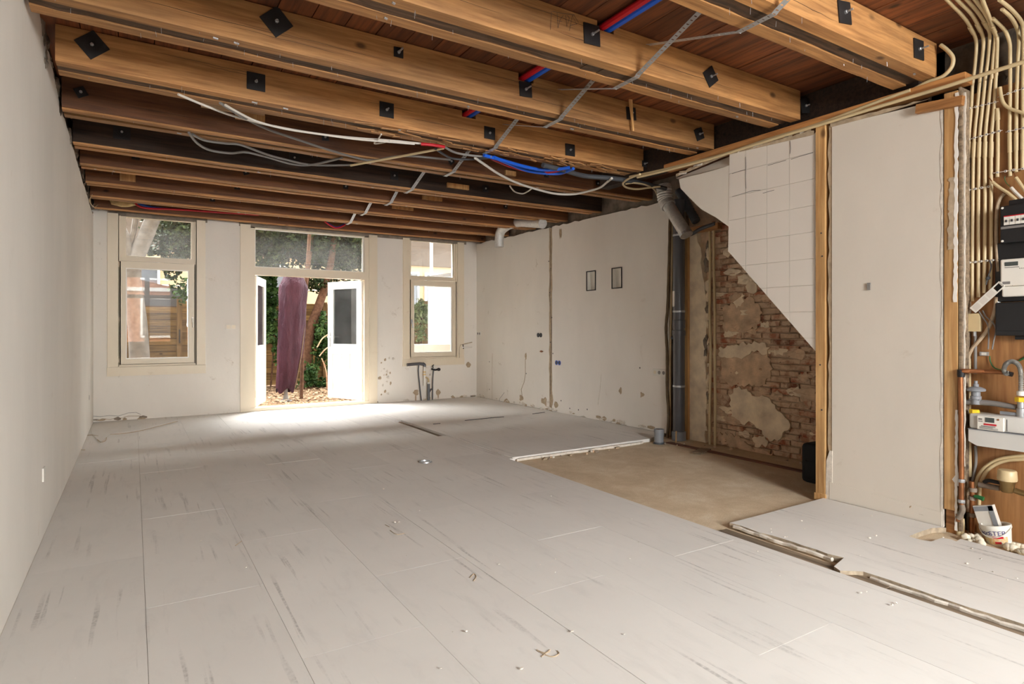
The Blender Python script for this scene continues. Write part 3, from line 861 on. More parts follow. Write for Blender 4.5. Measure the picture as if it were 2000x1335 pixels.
# the storeys above and the neighbours of the row: they keep the garden in their shade
MB().box(XL - 0.3, 5.75, YF - 0.25, 10.2, ZC + 0.21, 11.0).build('wall_upper_storeys', 'masonry', kind='structure')
MB().box(-9.0, XL - 0.31, YF - 0.25, 10.2, -0.4, 11.0).build('wall_neighbour_left', 'masonry', kind='structure')
MB().box(5.76, 14.0, YF - 0.25, 10.2, -0.4, 11.0).build('wall_neighbour_right', 'masonry', kind='structure')

# ================================================================== windows and garden doors
def frame4(m, x0, x1, z0, z1, wl, wr, wb, wt, y0, y1):
    m.box(x0, x0 + wl, y0, y1, z0, z1)
    m.box(x1 - wr, x1, y0, y1, z0, z1)
    m.box(x0 + wl, x1 - wr, y0, y1, z0, z0 + wb)
    m.box(x0 + wl, x1 - wr, y0, y1, z1 - wt, z1)
    return m

def window(name, x0, x1, cx0, cx1, zs, side, mid):
    """x0..x1 frame, cx0..cx1 outer edges of the casing boards"""
    w = place(bpy.data.objects.new(name, None), ((x0 + x1) / 2, YB, zs), kind='structure')
    for a, b, m in ((cx0, x0 + 0.0, 'casing_board'), (x1, cx1, 'casing_board')):
        MB().box(a, b, YB - 0.022, YB + 0.03, zs, 2.84).build(m, 'cream', w)
    MB().box(cx0 - 0.005, cx1 + 0.005, YB - 0.028, YB + 0.04, zs - 0.125, zs - 0.003).build('sill_board', 'cream', w)
    frame4(MB(), x0, x1, zs, 2.84, 0.028, 0.028, 0.034, 0.02, YB, YB + 0.16).build('outer_frame', 'cream', w)
    # fixed top light
    f = frame4(MB(), x0 + 0.028, x1 - 0.028, mid, 2.82, 0.062 if side < 0 else 0.012, 0.04, 0.055, 0.012, YB + 0.02, YB + 0.09).build('top_light_frame', 'cream', w)
    MB().box(x0 + 0.05, x1 - 0.05, YB + 0.05, YB + 0.056, mid + 0.05, 2.815).build('pane', 'glass_dusty', w)
    MB().box(x0 + 0.028, x1 - 0.028, YB + 0.004, YB + 0.03, mid - 0.018, mid + 0.004).build('drip_rail', 'cream', w)
    # opening casement, standing a little proud
    cs = frame4(MB(), x0 + 0.012, x1 - 0.014, zs + 0.028, mid - 0.022, 0.075, 0.085, 0.075, 0.09, YB + 0.0, YB + 0.055)
    cs = cs.build('casement', 'cream', w)
    bead = frame4(MB(), x0 + 0.087, x1 - 0.099, zs + 0.103, mid - 0.112, 0.012, 0.012, 0.012, 0.012, YB + 0.014, YB + 0.05).build('glazing_bead', 'cream_white', cs)
    MB().box(x0 + 0.09, x1 - 0.102, YB + 0.03, YB + 0.036, zs + 0.106, mid - 0.115).build('pane', 'glass', cs)
    hx = x1 - 0.052 if side < 0 else x0 + 0.045
    h = MB().rbox(hx - 0.014, hx + 0.014, YB - 0.010, YB, 1.35, 1.43, 0.004)
    h.tube([(hx, YB - 0.008, 1.40), (hx, YB - 0.035, 1.40), (hx, YB - 0.042, 1.38), (hx + 0.004, YB - 0.042, 1.28)], 0.0085, 8)
    h.build('casement_handle', 'steel' if side > 0 else 'cream_white', cs)
    for zz in (zs + 0.06, zs + 0.62, mid - 0.1):
        xx = x0 + 0.008 if side < 0 else x1 - 0.008
        MB().tube([(xx, YB - 0.006, zz), (xx, YB - 0.006, zz + 0.06)], 0.007, 8).build('hinge', 'cream', cs)
    return w
window('window_1', -0.178, 0.78, -0.302, 0.894, 0.735, -1, 2.215)
window('window_2', 4.085, 5.02, 3.965, 5.148, 0.735, 1, 2.14)

door = place(bpy.data.objects.new('door_1', None), (2.43, YB, 0), kind='structure')
for a, b in ((1.365, 1.51), (3.358, 3.502)):
    MB().box(a, b, YB - 0.022, YB + 0.03, 0.0, 2.84).build('casing_board', 'cream', door)
MB().box(1.51, 1.575, YB, YB + 0.14, 0.03, 2.84).build('door_jamb', 'cream', door)
MB().box(3.285, 3.358, YB, YB + 0.14, 0.03, 2.84).build('door_jamb', 'cream', door)
MB().box(1.575, 3.285, YB + 0.0, YB + 0.14, 2.085, 2.19).build('transom_bar', 'cream', door)
MB().box(1.575, 3.285, YB - 0.004, YB + 0.02, 2.185, 2.205).build('drip_rail', 'cream', door)
MB().box(1.51, 3.358, YB + 0.0, YB + 0.14, 2.795, 2.84).build('head_rail', 'cream', door)
MB().box(1.51, 3.358, YB - 0.02, YB + 0.16, -0.03, 0.052).build('threshold', 'cream', door)
frame4(MB(), 1.575, 3.285, 2.205, 2.795, 0.012, 0.018, 0.012, 0.012, YB + 0.03, YB + 0.07).build('glazing_bead', 'cream_white', door)
MB().box(1.58, 3.28, YB + 0.05, YB + 0.056, 2.208, 2.79).build('pane', 'glass_dusty', door)

def leaf(hinge, d, handle):
    """one garden door leaf standing open, from its hinge along the direction d"""
    d = Vector((d[0], d[1], 0)).normalized()
    nrm = Vector((-d.y, d.x, 0))
    w, t, z0, z1 = 0.845, 0.021, 0.06, 2.075
    H = Vector((hinge[0], hinge[1], 0))
    def B(m, a, b, c, e, th=t, off=0.0):
        ctr = H + d * ((a + b) / 2) + nrm * off + Vector((0, 0, (c + e) / 2))
        m.obox(ctr, d * ((b - a) / 2), nrm * th, Vector((0, 0, (e - c) / 2)))
        return m
    m = MB()
    B(m, 0, 0.11, z0, z1); B(m, w - 0.11, w, z0, z1)
    B(m, 0.11, w - 0.11, z1 - 0.11, z1); B(m, 0.11, w - 0.11, z0, z0 + 0.13); B(m, 0.11, w - 0.11, 0.83, 0.98)
    lf = m.build('door_leaf', 'cream_white', door)
    k = (w - 0.22) / 3
    for i in range(3):
        B(MB(), 0.11 + k * i + (0.022 if i else 0), 0.11 + k * (i + 1) - (0.022 if i < 2 else 0), z0 + 0.13, 0.83, 0.007).build('panel', 'cream_white', lf)
    for i in (1, 2):
        B(MB(), 0.11 + k * i - 0.022, 0.11 + k * i + 0.022, z0 + 0.13, 0.83, t * 0.95).build('muntin', 'cream_white', lf)
    for (a, b, c, e) in ((0.11, 0.128, 0.98, z1 - 0.11), (w - 0.128, w - 0.11, 0.98, z1 - 0.11), (0.128, w - 0.128, 0.98, 0.998), (0.128, w - 0.128, z1 - 0.128, z1 - 0.11)):
        B(MB(), a, b, c, e, t * 0.75).build('glazing_bead', 'cream_white', lf)
    B(MB(), 0.115, w - 0.115, 0.985, z1 - 0.115, 0.003).build('pane', 'glass', lf)
    for zz in (0.2, 1.05, 1.75):
        MB().tube([tuple(H - d * 0.012 + Vector((0, 0, zz))), tuple(H - d * 0.012 + Vector((0, 0, zz + 0.11)))], 0.011, 8).build('hinge', 'cream', lf)
    if handle:
        p = H + d * (w - 0.055)
        sg = handle
        B(MB(), w - 0.075, w - 0.035, 0.95, 1.20, 0.004, sg * (t + 0.004)).build('lock_plate', 'steel', lf)
        q = p + nrm * sg * (t + 0.05) + Vector((0, 0, 1.12))
        MB().tube([tuple(p + nrm * sg * t + Vector((0, 0, 1.12))), tuple(q), tuple(q - d * 0.02), tuple(q - d * 0.12)], 0.011, 8).build('handle', 'meter_white', lf)
    return lf
leaf((1.585, 10.03), (0.33, 0.944), 0)
leaf((3.275, 10.03), (-0.42, 0.907), 1)

# wall fittings of the back and kitchen walls
o = thing('switch_box', (1.238, 9.953, 1.235), 'flush cream switch plate on the back wall beside the garden door', 'switch')
c = (1.238, 9.953, 1.288)
MB().box(c[0] - 0.075, c[0] + 0.075, YB - 0.012, YB, c[2] - 0.04, c[2] + 0.04).build('plate', 'wall', o)
for k in (-1, 1):
    MB().box(c[0] + 0.035 * k - 0.027, c[0] + 0.035 * k + 0.027, YB - 0.018, YB - 0.011, c[2] - 0.028, c[2] + 0.028).build('rocker', 'cream', o)

def socket(c, n, label, x=XK, blank=0):
    o = thing('wall_socket', (x, c[1], c[2] - 0.04), label, 'socket')
    w = 0.0355 * n + 0.006
    MB().rbox(x - 0.012, x, c[1] - w, c[1] + w, c[2] - 0.042, c[2] + 0.042, 0.004).build('plate', 'meter_white', o)
    for k in range(n):
        y = c[1] + w - 0.041 - 0.071 * k
        MB().lathe((x - 0.0125, y, c[2]), [(0.022, -.001), (0.022, 0.001), (0.018, 0.0015)], 14, (-1, 0, 0)).build('socket_well', 'cream' if k < blank else 'cable_grey', o)
    return o
socket((5.42, 9.849, 1.174), 2, 'double socket outlet near the right corner of the kitchen wall')
socket((5.42, 5.309, 0.728), 3, 'triple socket outlet low on the kitchen wall beside the drain pipe', blank=1)
def back_box(c, mat, name, label, cat):
    o = thing(name, (XK, c[1], c[2] - 0.035), label, cat)
    for k in (-1, 1):
        MB().lathe((XK + 0.002, c[1] + 0.036 * k, c[2]), [(0.034, 0), (0.036, 0.006), (0.028, 0.006), (0.026, 0.001)], 16, (-1, 0, 0)).build('ring', mat, o)
        MB().lathe((XK + 0.0, c[1] + 0.036 * k, c[2]), [(0.027, 0), (0.027, 0.003)], 14, (-1, 0, 0)).build('recess', 'black', o)
    return o
back_box((5.42, 7.882, 1.161), 'black', 'open_socket_box', 'pair of open black socket holes beside the torn wall seam', 'socket box')
back_box((5.42, 7.393, 0.749), 'blue', 'blue_socket_box', 'pair of bright blue back boxes set in the kitchen wall', 'socket box')
for c, lb in (((5.42, 6.61, 1.928), 'left of two recessed wall light niches high in the kitchen wall'), ((5.42, 6.081, 1.926), 'right of two recessed wall light niches, nearer the drain pipe')):
    o = thing('recessed_wall_light', (XK, c[1], c[2] - 0.13), lb, 'wall light')
    (y0, y1), (z0, z1) = NI[0 if c[1] > 6.3 else 1], NZ
    fr = MB()
    for a in ((y0 - .012, y0, z0 - .012, z1 + .012), (y1, y1 + .012, z0 - .012, z1 + .012), (y0, y1, z0 - .012, z0), (y0, y1, z1, z1 + .012)):
        fr.box(XK - 0.010, XK + 0.0, *a)
    fr.build('frame', 'steel_dark', o)
    # niche that deepens towards its lower left corner
    e = 0.0005
    a_, b_, c_, d_ = (XK, y0 + e, z0 + e), (XK, y1 - e, z0 + e), (XK, y1 - e, z1 - e), (XK, y0 + e, z1 - e)
    A_, B_, C_, D_ = (XK + .05, y0 + e, z0 + e), (XK + .075, y1 - e, z0 + e), (XK + .05, y1 - e, z1 - e), (XK + .012, y0 + e, z1 - e)
    MB().add([a_, b_, c_, d_, A_, B_, C_, D_], [(4, 5, 7), (5, 6, 7), (0, 1, 5, 4), (1, 2, 6, 5), (2, 3, 7, 6), (3, 0, 4, 7)]).build('reflector', 'meter_white', o)
p = (5.42, 7.825, 0.906)
MB().blob((XK - 0.004, p[1], p[2]), 0.02, 0.05, 0.013, 4, 0.3, 2).build('rusty_stub', 'copper', label='rusty pipe stub sticking out of the kitchen wall', cat='pipe stub')

# ------------------------------------------------------------------ plumbing under the right window
yw = 9.90
o = thing('sink_waste_pipe', (4.46, yw, 0), 'grey and white sink waste pipe with side branch under the right window', 'waste pipe')
MB().tube([(4.014, 9.88, 0.639), (4.118, 9.88, 0.645), (4.252, 9.88, 0.65), (4.33, 9.88, 0.638)], 0.026, 12).build('horizontal_pipe', 'pipe_grey', o)
MB().tube([(4.31, 9.88, 0.648), (4.34, 9.88, 0.629), (4.34, 9.88, 0.593)], 0.027, 12, 4).build('elbow', 'pipe_grey', o)
MB().tube([(4.34, 9.88, 0.593), (4.34, 9.88, 0.269)], 0.017, 12).build('white_trap', 'meter_white', o)
for v in ((4.34, 9.88, 0.503), (4.34, 9.88, 0.458)):
    MB().lathe(v, [(0.026, -.012), (0.026, 0.012)], 14).build('coupling_ring', 'foam', o)
MB().tube([(4.34, 9.88, 0.404), (4.388, 9.88, 0.402), (4.418, 9.88, 0.365), (4.418, 9.88, 0.302)], 0.015, 10, 4).build('branch', 'conduit', o)
MB().tube([(4.418, 9.88, 0.302), (4.418, 9.88, 0.003)], 0.024, 12).build('standpipe', 'pipe_grey', o)
MB().tube([(4.427, 9.88, 0.138), (4.467, 9.88, 0.191), (4.496, 9.88, 0.189)], 0.016, 10, 3).build('side_branch', 'pipe_grey', o)
MB().tube([(4.418, 9.88, 0.32), (4.418, 9.88, 0.293)], 0.028, 12).build('white_cuff', 'meter_white', o)
MB().tube([(4.242, 9.9, 0.622), (4.232, 9.9, 0.524), (4.251, 9.9, 0.335), (4.271, 9.9, 0.154), (4.29, 9.9, 0)], 0.011, 8, 4).build('water_pipe', 'cable_dark', label='thin dark water pipe left of the white sink trap', cat='pipe')
o = thing('wall_tap', (4.511, 9.89, -0.012), 'dark tap on a thin riser pipe under the right window', 'tap')
MB().tube([(4.501, 9.89, -0.012), (4.501, 9.89, 0.279), (4.511, 9.89, 0.46), (4.521, 9.89, 0.532)], 0.010, 8).build('riser', 'cable_dark', o)
MB().tube([(4.477, 9.88, 0.552), (4.546, 9.88, 0.532), (4.606, 9.88, 0.539)], 0.016, 8).build('body', 'steel_dark', o)
MB().tube([(4.502, 9.87, 0.57), (4.492, 9.87, 0.607), (4.512, 9.87, 0.624)], 0.010, 8).build('lever', 'steel_dark', o)
MB().lathe((4.606, 9.86, 0.54), [(0.028, -.015), (0.028, .015)], 12, (0, 1, 0)).build('knob', 'steel_dark', o)
MB().lathe((4.467, 9.88, 0.453), [(0.02, -.01), (0.02, .01)], 12, (0, 1, 0)).build('white_cap', 'meter_white', o)
o = thing('cable_duct', (5.164, 9.93, 0.883), 'cream cable duct bent around the corner beside the right window', 'cable duct')
MB().tube([(5.051, 9.935, 0.67), (5.051, 9.935, 0.904), (5.072, 9.935, 0.969), (5.135, 9.935, 0.978), (5.316, 9.935, 1.013)], 0.008, 6).build('duct', 'torn', o)
MB().tube([(5.093, 9.935, 0.922), (5.316, 9.935, 0.928)], 0.014, 6).build('duct', 'wall', o)
MB().tube([(5.125, 9.935, 0.978), (5.135, 9.935, 0.893)], 0.012, 6).build('bracket', 'ink', o)

# ================================================================== ceiling beams
# each one: an old oak joist between two new planks, bolted through with iron plates
BY = [1.875, 2.80, 3.67, 4.55, 5.46, 6.41, 7.20, 8.03, 8.86, 9.70]
BX1 = [4.385, 4.36, 4.42, 4.41, 5.45, 5.44, 5.46, 5.46, 5.46, 5.47]
BN = ['nearest light timber ceiling beam at the top right', 'second light timber ceiling beam, with the pencil scribble', 'third light timber ceiling beam, carrying the long splinter',
      'fourth light timber ceiling beam, its left end well clear of the wall', 'first dark brown ceiling beam, behind the pale nailed-on board', 'blackened sooty ceiling beam, darkest of the row',
      'brown ceiling beam just beyond the blackened one', 'brown ceiling beam with a broken left end, third from the back wall',
      'second-last brown ceiling beam before the back wall', 'last brown ceiling beam, against the back wall windows']
beams = []
def sagbar(x0, x1, y0, y1, z0, z1, sag, notch=None, n=14, rough=0.0, R=rnd):
    """timber along X with a slight sag; notch = (xa, xb, depth) cut out of its upper edge"""
    xs = [x0 + (x1 - x0) * i / n for i in range(n + 1)]
    if notch:
        xs = sorted([q for q in xs if not notch[0] - .03 < q < notch[1] + .03] + [notch[0] - 1e-4, notch[0], notch[1], notch[1] + 1e-4])
    m = MB()
    vs = []
    fs = []
    for i, q in enumerate(xs):
        s = -sag * (1 - ((q - (x0 + x1) / 2) / ((x1 - x0) / 2)) ** 2)
        zt = z1
        if notch and notch[0] - 1e-6 < q < notch[1] + 1e-6:
            zt = z1 - notch[2]
        r = R.uniform(-rough, rough)
        vs += [(q, y0 + R.uniform(-rough, rough), z0 + s + r), (q, y1, z0 + s + r), (q, y1, zt), (q, y0, zt)]
        if i:
            b = 4 * (i - 1)
            for k in range(4):
                fs.append((b + k, b + (k + 1) % 4, b + 4 + (k + 1) % 4, b + 4 + k))
    b = 4 * (len(xs) - 1)
    fs += [(0, 1, 2, 3), (b + 3, b + 2, b + 1, b)]
    return m.add(vs, fs)
for i, y in enumerate(BY):
    x0 = XL + 0.02 if i != 3 else -0.40
    x1 = BX1[i]
    sag = (0.0, 0.012, 0.012, 0.022, 0.018, 0.02, 0.015, 0.012, 0.01, 0.01)[i]
    t = thing('ceiling_beam', ((x0 + x1) / 2, y + 0.12, ZB), BN[i], 'beam', 'bolted timber ceiling beams')
    beams.append(t)
    near = 'beam_light' if i < 4 else ('beam_sooty' if i == 5 else 'beam_mid')
    notch = (2.34, 2.47, 0.05) if i in (1, 2, 3) else None
    wd = (0.08, 0.085, 0.085)
    if i == 9:
        wd = (0.06, 0.05, 0.04)
    ya = y
    RRb = random.Random(i)
    sagbar(x0, x1, ya, ya + wd[0], ZB + 0.0, ZC - 0.004, sag, notch).build('near_plank', near, t)
    if i >= 4:   # pale batten along the lower edge
        sagbar(x0, x1, ya + 0.012, ya + wd[0] - 0.004, ZB - 0.014, ZB - 0.001, sag, None, 14, 0.003, RRb).build('edge_batten', 'beam_edge', t)
    sagbar(x0 + 0.0, x1 - 0.02, ya + wd[0] + .002, ya + wd[0] + wd[1], ZB + 0.007, ZC - 0.004, sag, notch, 40, 0.005, RRb).build('old_joist', 'beam_old', t)
    sagbar(x0, x1 - 0.03, ya + wd[0] + wd[1] + .002, ya + sum(wd), ZB + (0.0 if i < 4 else -0.004), ZC - 0.004, sag, notch, 24, 0.002, RRb).build('far_plank', 'beam_light' if i < 4 else 'beam_edge', t)
    # bent nails and plaster clips left in the underside
    m = MB()
    for k in range(34):
        q = RRb.uniform(x0 + .1, x1 - .15)
        s = -sag * (1 - ((q - (x0 + x1) / 2) / ((x1 - x0) / 2)) ** 2)
        yy = ya + RRb.uniform(0.005, sum(wd) - .01)
        l = RRb.uniform(.008, .035)
        m.tube([(q, yy, ZB + s + 0.015), (q + RRb.uniform(-.006, .006), yy, ZB + s - l)], 0.0011, 4)
    for k in range(6):
        q = RRb.uniform(x0 + .1, x1 - .15)
        s = -sag * (1 - ((q - (x0 + x1) / 2) / ((x1 - x0) / 2)) ** 2)
        m.obox((q, ya + RRb.choice((0.04, 0.2)), ZB + s - 0.004), (RRb.uniform(.008, .02), 0.003, 0), (0, 0.006, 0), (0, 0, 0.003))
    m.build('nails', 'steel', t, kind='stuff')
def plate(i, c, size, diamond, rod=0.06, inner=False, dark='steel_dark'):
    t = beams[i]
    y = BY[i]
    h = size / 2
    ax, az = Vector((h, 0, 0)), Vector((0, 0, h))
    if diamond:
        a = math.radians(diamond)
        ax, az = Vector((math.cos(a), 0, math.sin(a))) * h, Vector((-math.sin(a), 0, math.cos(a))) * h
    p = MB().obox((c[0], y - 0.004, c[2]), ax, Vector((0, 0.0035, 0)), az).build('bolt_plate', dark, t)
    MB().lathe((c[0], y - 0.0075, c[2]), [(0.011, 0), (0.011, 0.010), (0.009, 0.012)], 6, (0, -1, 0)).build('nut', 'steel', p)
    if rod:
        MB().tube([(c[0], y - 0.01, c[2]), (c[0], y - rod, c[2])], 0.0058, 8).build('threaded_rod', 'steel', p)
    if inner:
        MB().obox((c[0], y - 0.009, c[2]), Vector((.7, 0, .7)) * 0.042, Vector((0, 0.0015, 0)), Vector((-.7, 0, .7)) * 0.042).build('inner_plate', 'steel_dark', p)
PL = {0: [((3.32, 1.875, 2.992), .12, 9, .05), ((4.144, 1.875, 2.99), .12, 4, .06)],
      1: [((2.296, 2.8, 2.989), .12, 3, .07), ((3.333, 2.8, 2.969), .11, 38, .06), ((4.419, 2.8, 2.981), .11, 12, .04)],
      2: [((0.695, 3.67, 3.011), .13, 43, .03), ((1.432, 3.67, 3.012), .062, 0, .075), ((2.398, 3.67, 2.978), .105, 4, .075), ((3.419, 3.67, 2.996), .10, 5, .03), ((4.222, 3.67, 2.966), .10, 25, .05)],
      3: [((-0.217, 4.55, 3.002), .13, 41, .03), ((0.726, 4.55, 2.978), .12, 0, .04), ((1.678, 4.55, 2.963), .115, 0, .05), ((2.604, 4.55, 2.94), .105, 0, .02), ((3.472, 4.55, 2.93), .11, 2, .03), ((4.42, 4.55, 2.937), .06, 0, .05)],
      4: [((-0.328, 5.46, 2.99), .07, 30, .02), ((1.444, 5.46, 2.955), .06, 5, .02), ((2.685, 5.46, 2.923), .055, 40, .02), ((3.843, 5.46, 2.946), .055, 0, .02), ((4.568, 5.46, 2.943), .055, 0, .02)],
      5: [((-0.088, 6.41, 3), .13, 0, .0), ((1.387, 6.41, 2.993), .10, 0, .02), ((2.453, 6.41, 2.953), .09, 0, .02), ((3.612, 6.41, 2.953), .08, 0, .02)],
      6: [((0.018, 7.2, 2.993), .07, 0, .02), ((1.044, 7.2, 2.974), .06, 20, .02), ((2.146, 7.2, 2.953), .06, 0, .02), ((4.375, 7.2, 2.953), .06, 0, .02)],
      7: [((-0.062, 8.03, 2.993), .075, 0, .02), ((1.067, 8.03, 2.979), .065, 0, .02)],
      8: [((2.551, 8.86, 3.14), .07, 0, .02), ((0.88, 8.86, 2.959), .06, 0, .02)]}
for i, L in PL.items():
    for c, s, d, r in L:
        plate(i, c, s, d, r, inner=(i == 5 and s > .12))
# drying cracks along the faces
RC = random.Random(41)
for i in range(5):
    for k in range(5):
        xa = RC.uniform(XL + 0.3, BX1[i] - 1.2)
        L, zc_ = RC.uniform(0.3, 1.0), RC.uniform(ZB + 0.05, ZC - 0.05)
        MB().tube([(xa + L * j / 8, BY[i] - 0.0005, zc_ + RC.uniform(-.003, .003) - 0.01 * j / 8) for j in range(9)], 0.0014, 4, taper=lambda t: 0.2 + 1.0 * math.sin(math.pi * t)).build('crack', 'beam_old', beams[i])
# pencil scribble on the second beam
m = MB()
for st in ([(2.005, 2.798, 3.047), (1.998, 2.798, 2.941)], [(2.012, 2.798, 3.049), (2.08, 2.798, 3.056), (2.169, 2.798, 3.072)], [(2.044, 2.798, 3.049), (2.051, 2.798, 2.964), (2.066, 2.798, 3.017), (2.088, 2.798, 3.046)], [(2.044, 2.798, 3.005), (2.08, 2.798, 3.009)], [(2.106, 2.798, 3.051), (2.113, 2.798, 2.989), (2.132, 2.798, 3.044), (2.117, 2.798, 3.054)],
           [(2.132, 2.798, 2.97), (2.154, 2.798, 3.065), (2.184, 2.798, 3.019)], [(2.161, 2.798, 3.072), (2.199, 2.798, 3.035)], [(2.135, 2.798, 3), (2.191, 2.798, 3.027)]):
    m.tube(st, 0.0011, 4)
m.build('pencil_mark', 'ink', beams[1])
# chipped left end of the eighth beam: a packing block
MB().box(-0.13, 0.02, 7.99, 8.028, 2.90, 2.98).build('packing_block', 'stud', label='pale packing block wedged by the broken end of a back beam', cat='block')

# dark joist hanger ends and masonry pockets at the left wall
for i, y in enumerate(BY):
    for k in range(5):
        MB().blob((XL - 0.01, y + 0.02 + 0.055 * k, ZB + 0.02 + rnd.uniform(0, .2)), 0.022, 0.05, rnd.uniform(.03, .08), k + 7 * i, 0.4, 2).build('beam_pocket', 'masonry' if i in (2, 3) or k % 3 == 0 else 'masonry_dark', bpy.data.objects['wall_left_masonry'])

# perforated steel straps: from the top of one beam under the next and up to the one after
def strap(i, x, label):
    hw, th = 0.019, 0.0009
    y0 = BY[i - 1] + 0.255 if i else BY[0] - 0.5
    y1, y2 = BY[i] - 0.004, BY[i] + 0.254
    y3 = BY[i + 1] - 0.004
    sag = 0.02
    zb = ZB - 0.016 - sag
    path = [(x - 0.02, y0, ZC - 0.03), (x, y1, zb + 0.01), (x + 0.004, y1 + 0.02, zb), (x + 0.01, y2 - 0.02, zb), (x + 0.014, y2, zb + 0.01), (x + 0.03, y3, ZC - 0.05)]
    m = MB()
    for a, b in zip(path[:-1], path[1:]):
        a, b = Vector(a), Vector(b)
        d = (b - a)
        L = d.length
        d.normalize()
        wv = Vector((1, 0, 0))
        wv = (wv - d * wv.dot(d)).normalized()
        up = wv.cross(d)
        for s in (-1, 1):
            m.obox(a + d * L / 2 + wv * s * (hw - 0.0045), d * (L / 2 + .001), wv * 0.0045, up * th)
        k = max(1, int(L / 0.03))
        for j in range(k):
            m.obox(a + d * (L * (j + 0.5) / k), d * (L / k / 2 - 0.0035), wv * (hw - 0.0085), up * th)
    return m.build('perforated_strap', 'steel', label=label, cat='strap', group='steel straps under the beams', fix=False)
SL = ['perforated steel strap under the nearest beam at the top', 'perforated steel strap under the second light beam', 'perforated steel strap under the third light beam', 'perforated steel strap under the fourth light beam',
      'perforated steel strap under the first dark brown beam', 'perforated steel strap under the blackened beam', 'perforated steel strap under the brown beam beyond the blackened one', 'perforated steel strap under the beam third from the back wall', 'perforated steel strap under the second-last beam']
for i in range(9):
    strap(i, 2.72 - 0.05 * (i % 2), SL[i])

# ------------------------------------------------------------------ bits of wood left on the beams
def stick(a, b, w, label, mat='stud', name='wood_splinter'):
    a, b = Vector(a), Vector(b)
    d = (b - a)
    n = Vector((0, -1, 0))
    s = d.cross(n).normalized()
    m = MB()
    L = d.length
    m.add([tuple(p) for p in (a + s * w, a - s * w, b - s * w * .4, b + s * w * .5, a + s * w + n * .012, a - s * w + n * .012, b - s * w * .4 + n * .009, b + s * w * .5 + n * .009)],
          [(0, 1, 2, 3), (4, 7, 6, 5), (0, 4, 5, 1), (1, 5, 6, 2), (2, 6, 7, 3), (3, 7, 4, 0)])
    return m.build(name, mat, label=label, cat='wood offcut')
stick((3.38, 3.64, 3.111), (3.413, 3.64, 2.846), 0.016, 'long pale wood splinter hanging over a plate of the third beam')
stick((1.603, 3.9, 3.415), (1.618, 3.9, 3.279), 0.008, 'small pale splinter hanging under the ceiling boards')
b4 = thing('nailed_board', (0.692, 5.44, 2.934), 'pale board with a printed mark nailed to the first dark beam', 'board')
c0, c1 = (0.459, 5.44, 3.08), (0.937, 5.44, 3.02)
MB().box(c0[0], c1[0], 5.436, 5.456, c1[2] + 0.01, c0[2]).build('board', wood('pale_board', srgb(238, 212, 176), srgb(206, 172, 130), 0, ovar=0.02, blotch=0.1), b4)
MB().box(c0[0] + 0.25, c1[0], 5.425, 5.447, c1[2] - 0.04, c1[2] + 0.02).build('lower_batten', 'stud', b4)
q = (0.634, 5.434, 2.992)
MB().tube([(q[0], q[1], q[2] + .02), (q[0], q[1], q[2] - .02), (q[0] + .02, q[1], q[2] - .02), (q[0] + .02, q[1], q[2] + .01)], 0.001, 4).build('printed_mark', 'ink', b4)
def block(u0, u1, label):
    MB().box(u0[0], u1[0], u0[1] - 0.03, u0[1] - 0.002, u1[2], u0[2]).build('nailed_block', 'stud', label=label, cat='block')
block((3.093, 6.41, 2.955), (3.375, 6.41, 2.9), 'small pale wooden block on the blackened beam')
block((3.127, 7.2, 2.957), (3.4, 7.2, 2.909), 'short wooden block with a slot on the beam beyond the blackened one')
block((3.036, 8.03, 2.96), (3.347, 8.03, 2.921), 'dim wooden block on the beam third from the back wall')
block((3.305, 5.46, 2.917), (3.432, 5.46, 2.869), 'little wood block behind the blue and red sleeves')
RS = random.Random(77)
m = MB()
for k in range(46):   # loosened splinters along the torn underside of the fourth beam
    q = RS.uniform(1.5, 4.2)
    s = -0.028 * (1 - ((q - 2.0) / 2.4) ** 2)
    m.obox((q, 4.55 + RS.uniform(0.0, 0.2), ZB + s - 0.006), (RS.uniform(.03, .10), RS.uniform(-.01, .01), RS.uniform(-.008, .008)), (0, 0.01, 0), (0, 0, 0.004))
m.build('torn_splinters', 'beam_edge', beams[3], kind='stuff')

# ================================================================== cables under the ceiling
def cable(pts, r, mat, label, name='cable', cat='cable', smooth=6, n=8, group=None):
    return MB().tube(pts, r, n, smooth).build(name, mat, label=label, cat=cat, group=group, smooth=True)
# long red and blue sleeves lying in the notches of the light beams
cable([(2.385, -1.0, 3.06), (2.385, 1.0, 3.062), (2.39, 2.8, 3.063), (2.385, 3.7, 3.063), (2.375, 4.6, 3.063), (2.37, 5.35, 3.05)], 0.021, 'red', 'straight red pipe sleeve running through the beam notches at the top', 'pipe_sleeve', 'pipe sleeve')
cable([(2.435, -1.0, 3.06), (2.435, 1.0, 3.062), (2.44, 2.8, 3.063), (2.435, 3.7, 3.063), (2.425, 4.6, 3.063), (2.42, 5.35, 3.05)], 0.021, 'blue', 'straight blue pipe sleeve running through the beam notches at the top', 'pipe_sleeve', 'pipe sleeve')
cable([(0.252, 4.611, 2.815), (0.423, 4.744, 2.815), (0.618, 4.863, 2.815), (0.861, 4.935, 2.815), (1.17, 4.955, 2.815), (1.485, 4.911, 2.815), (1.797, 4.812, 2.815), (1.962, 4.774, 2.815), (2.081, 4.749, 2.815)], 0.0085, 'conduit_white', 'upper of two long white cables slung below the fourth beam')
cable([(0.538, 4.613, 2.8), (0.654, 4.741, 2.8), (0.793, 4.858, 2.8), (1.007, 4.916, 2.8), (1.316, 4.899, 2.8), (1.557, 4.872, 2.8), (1.754, 4.814, 2.8), (1.996, 4.744, 2.8)], 0.0085, 'conduit_white', 'lower of two long white cables slung below the fourth beam')
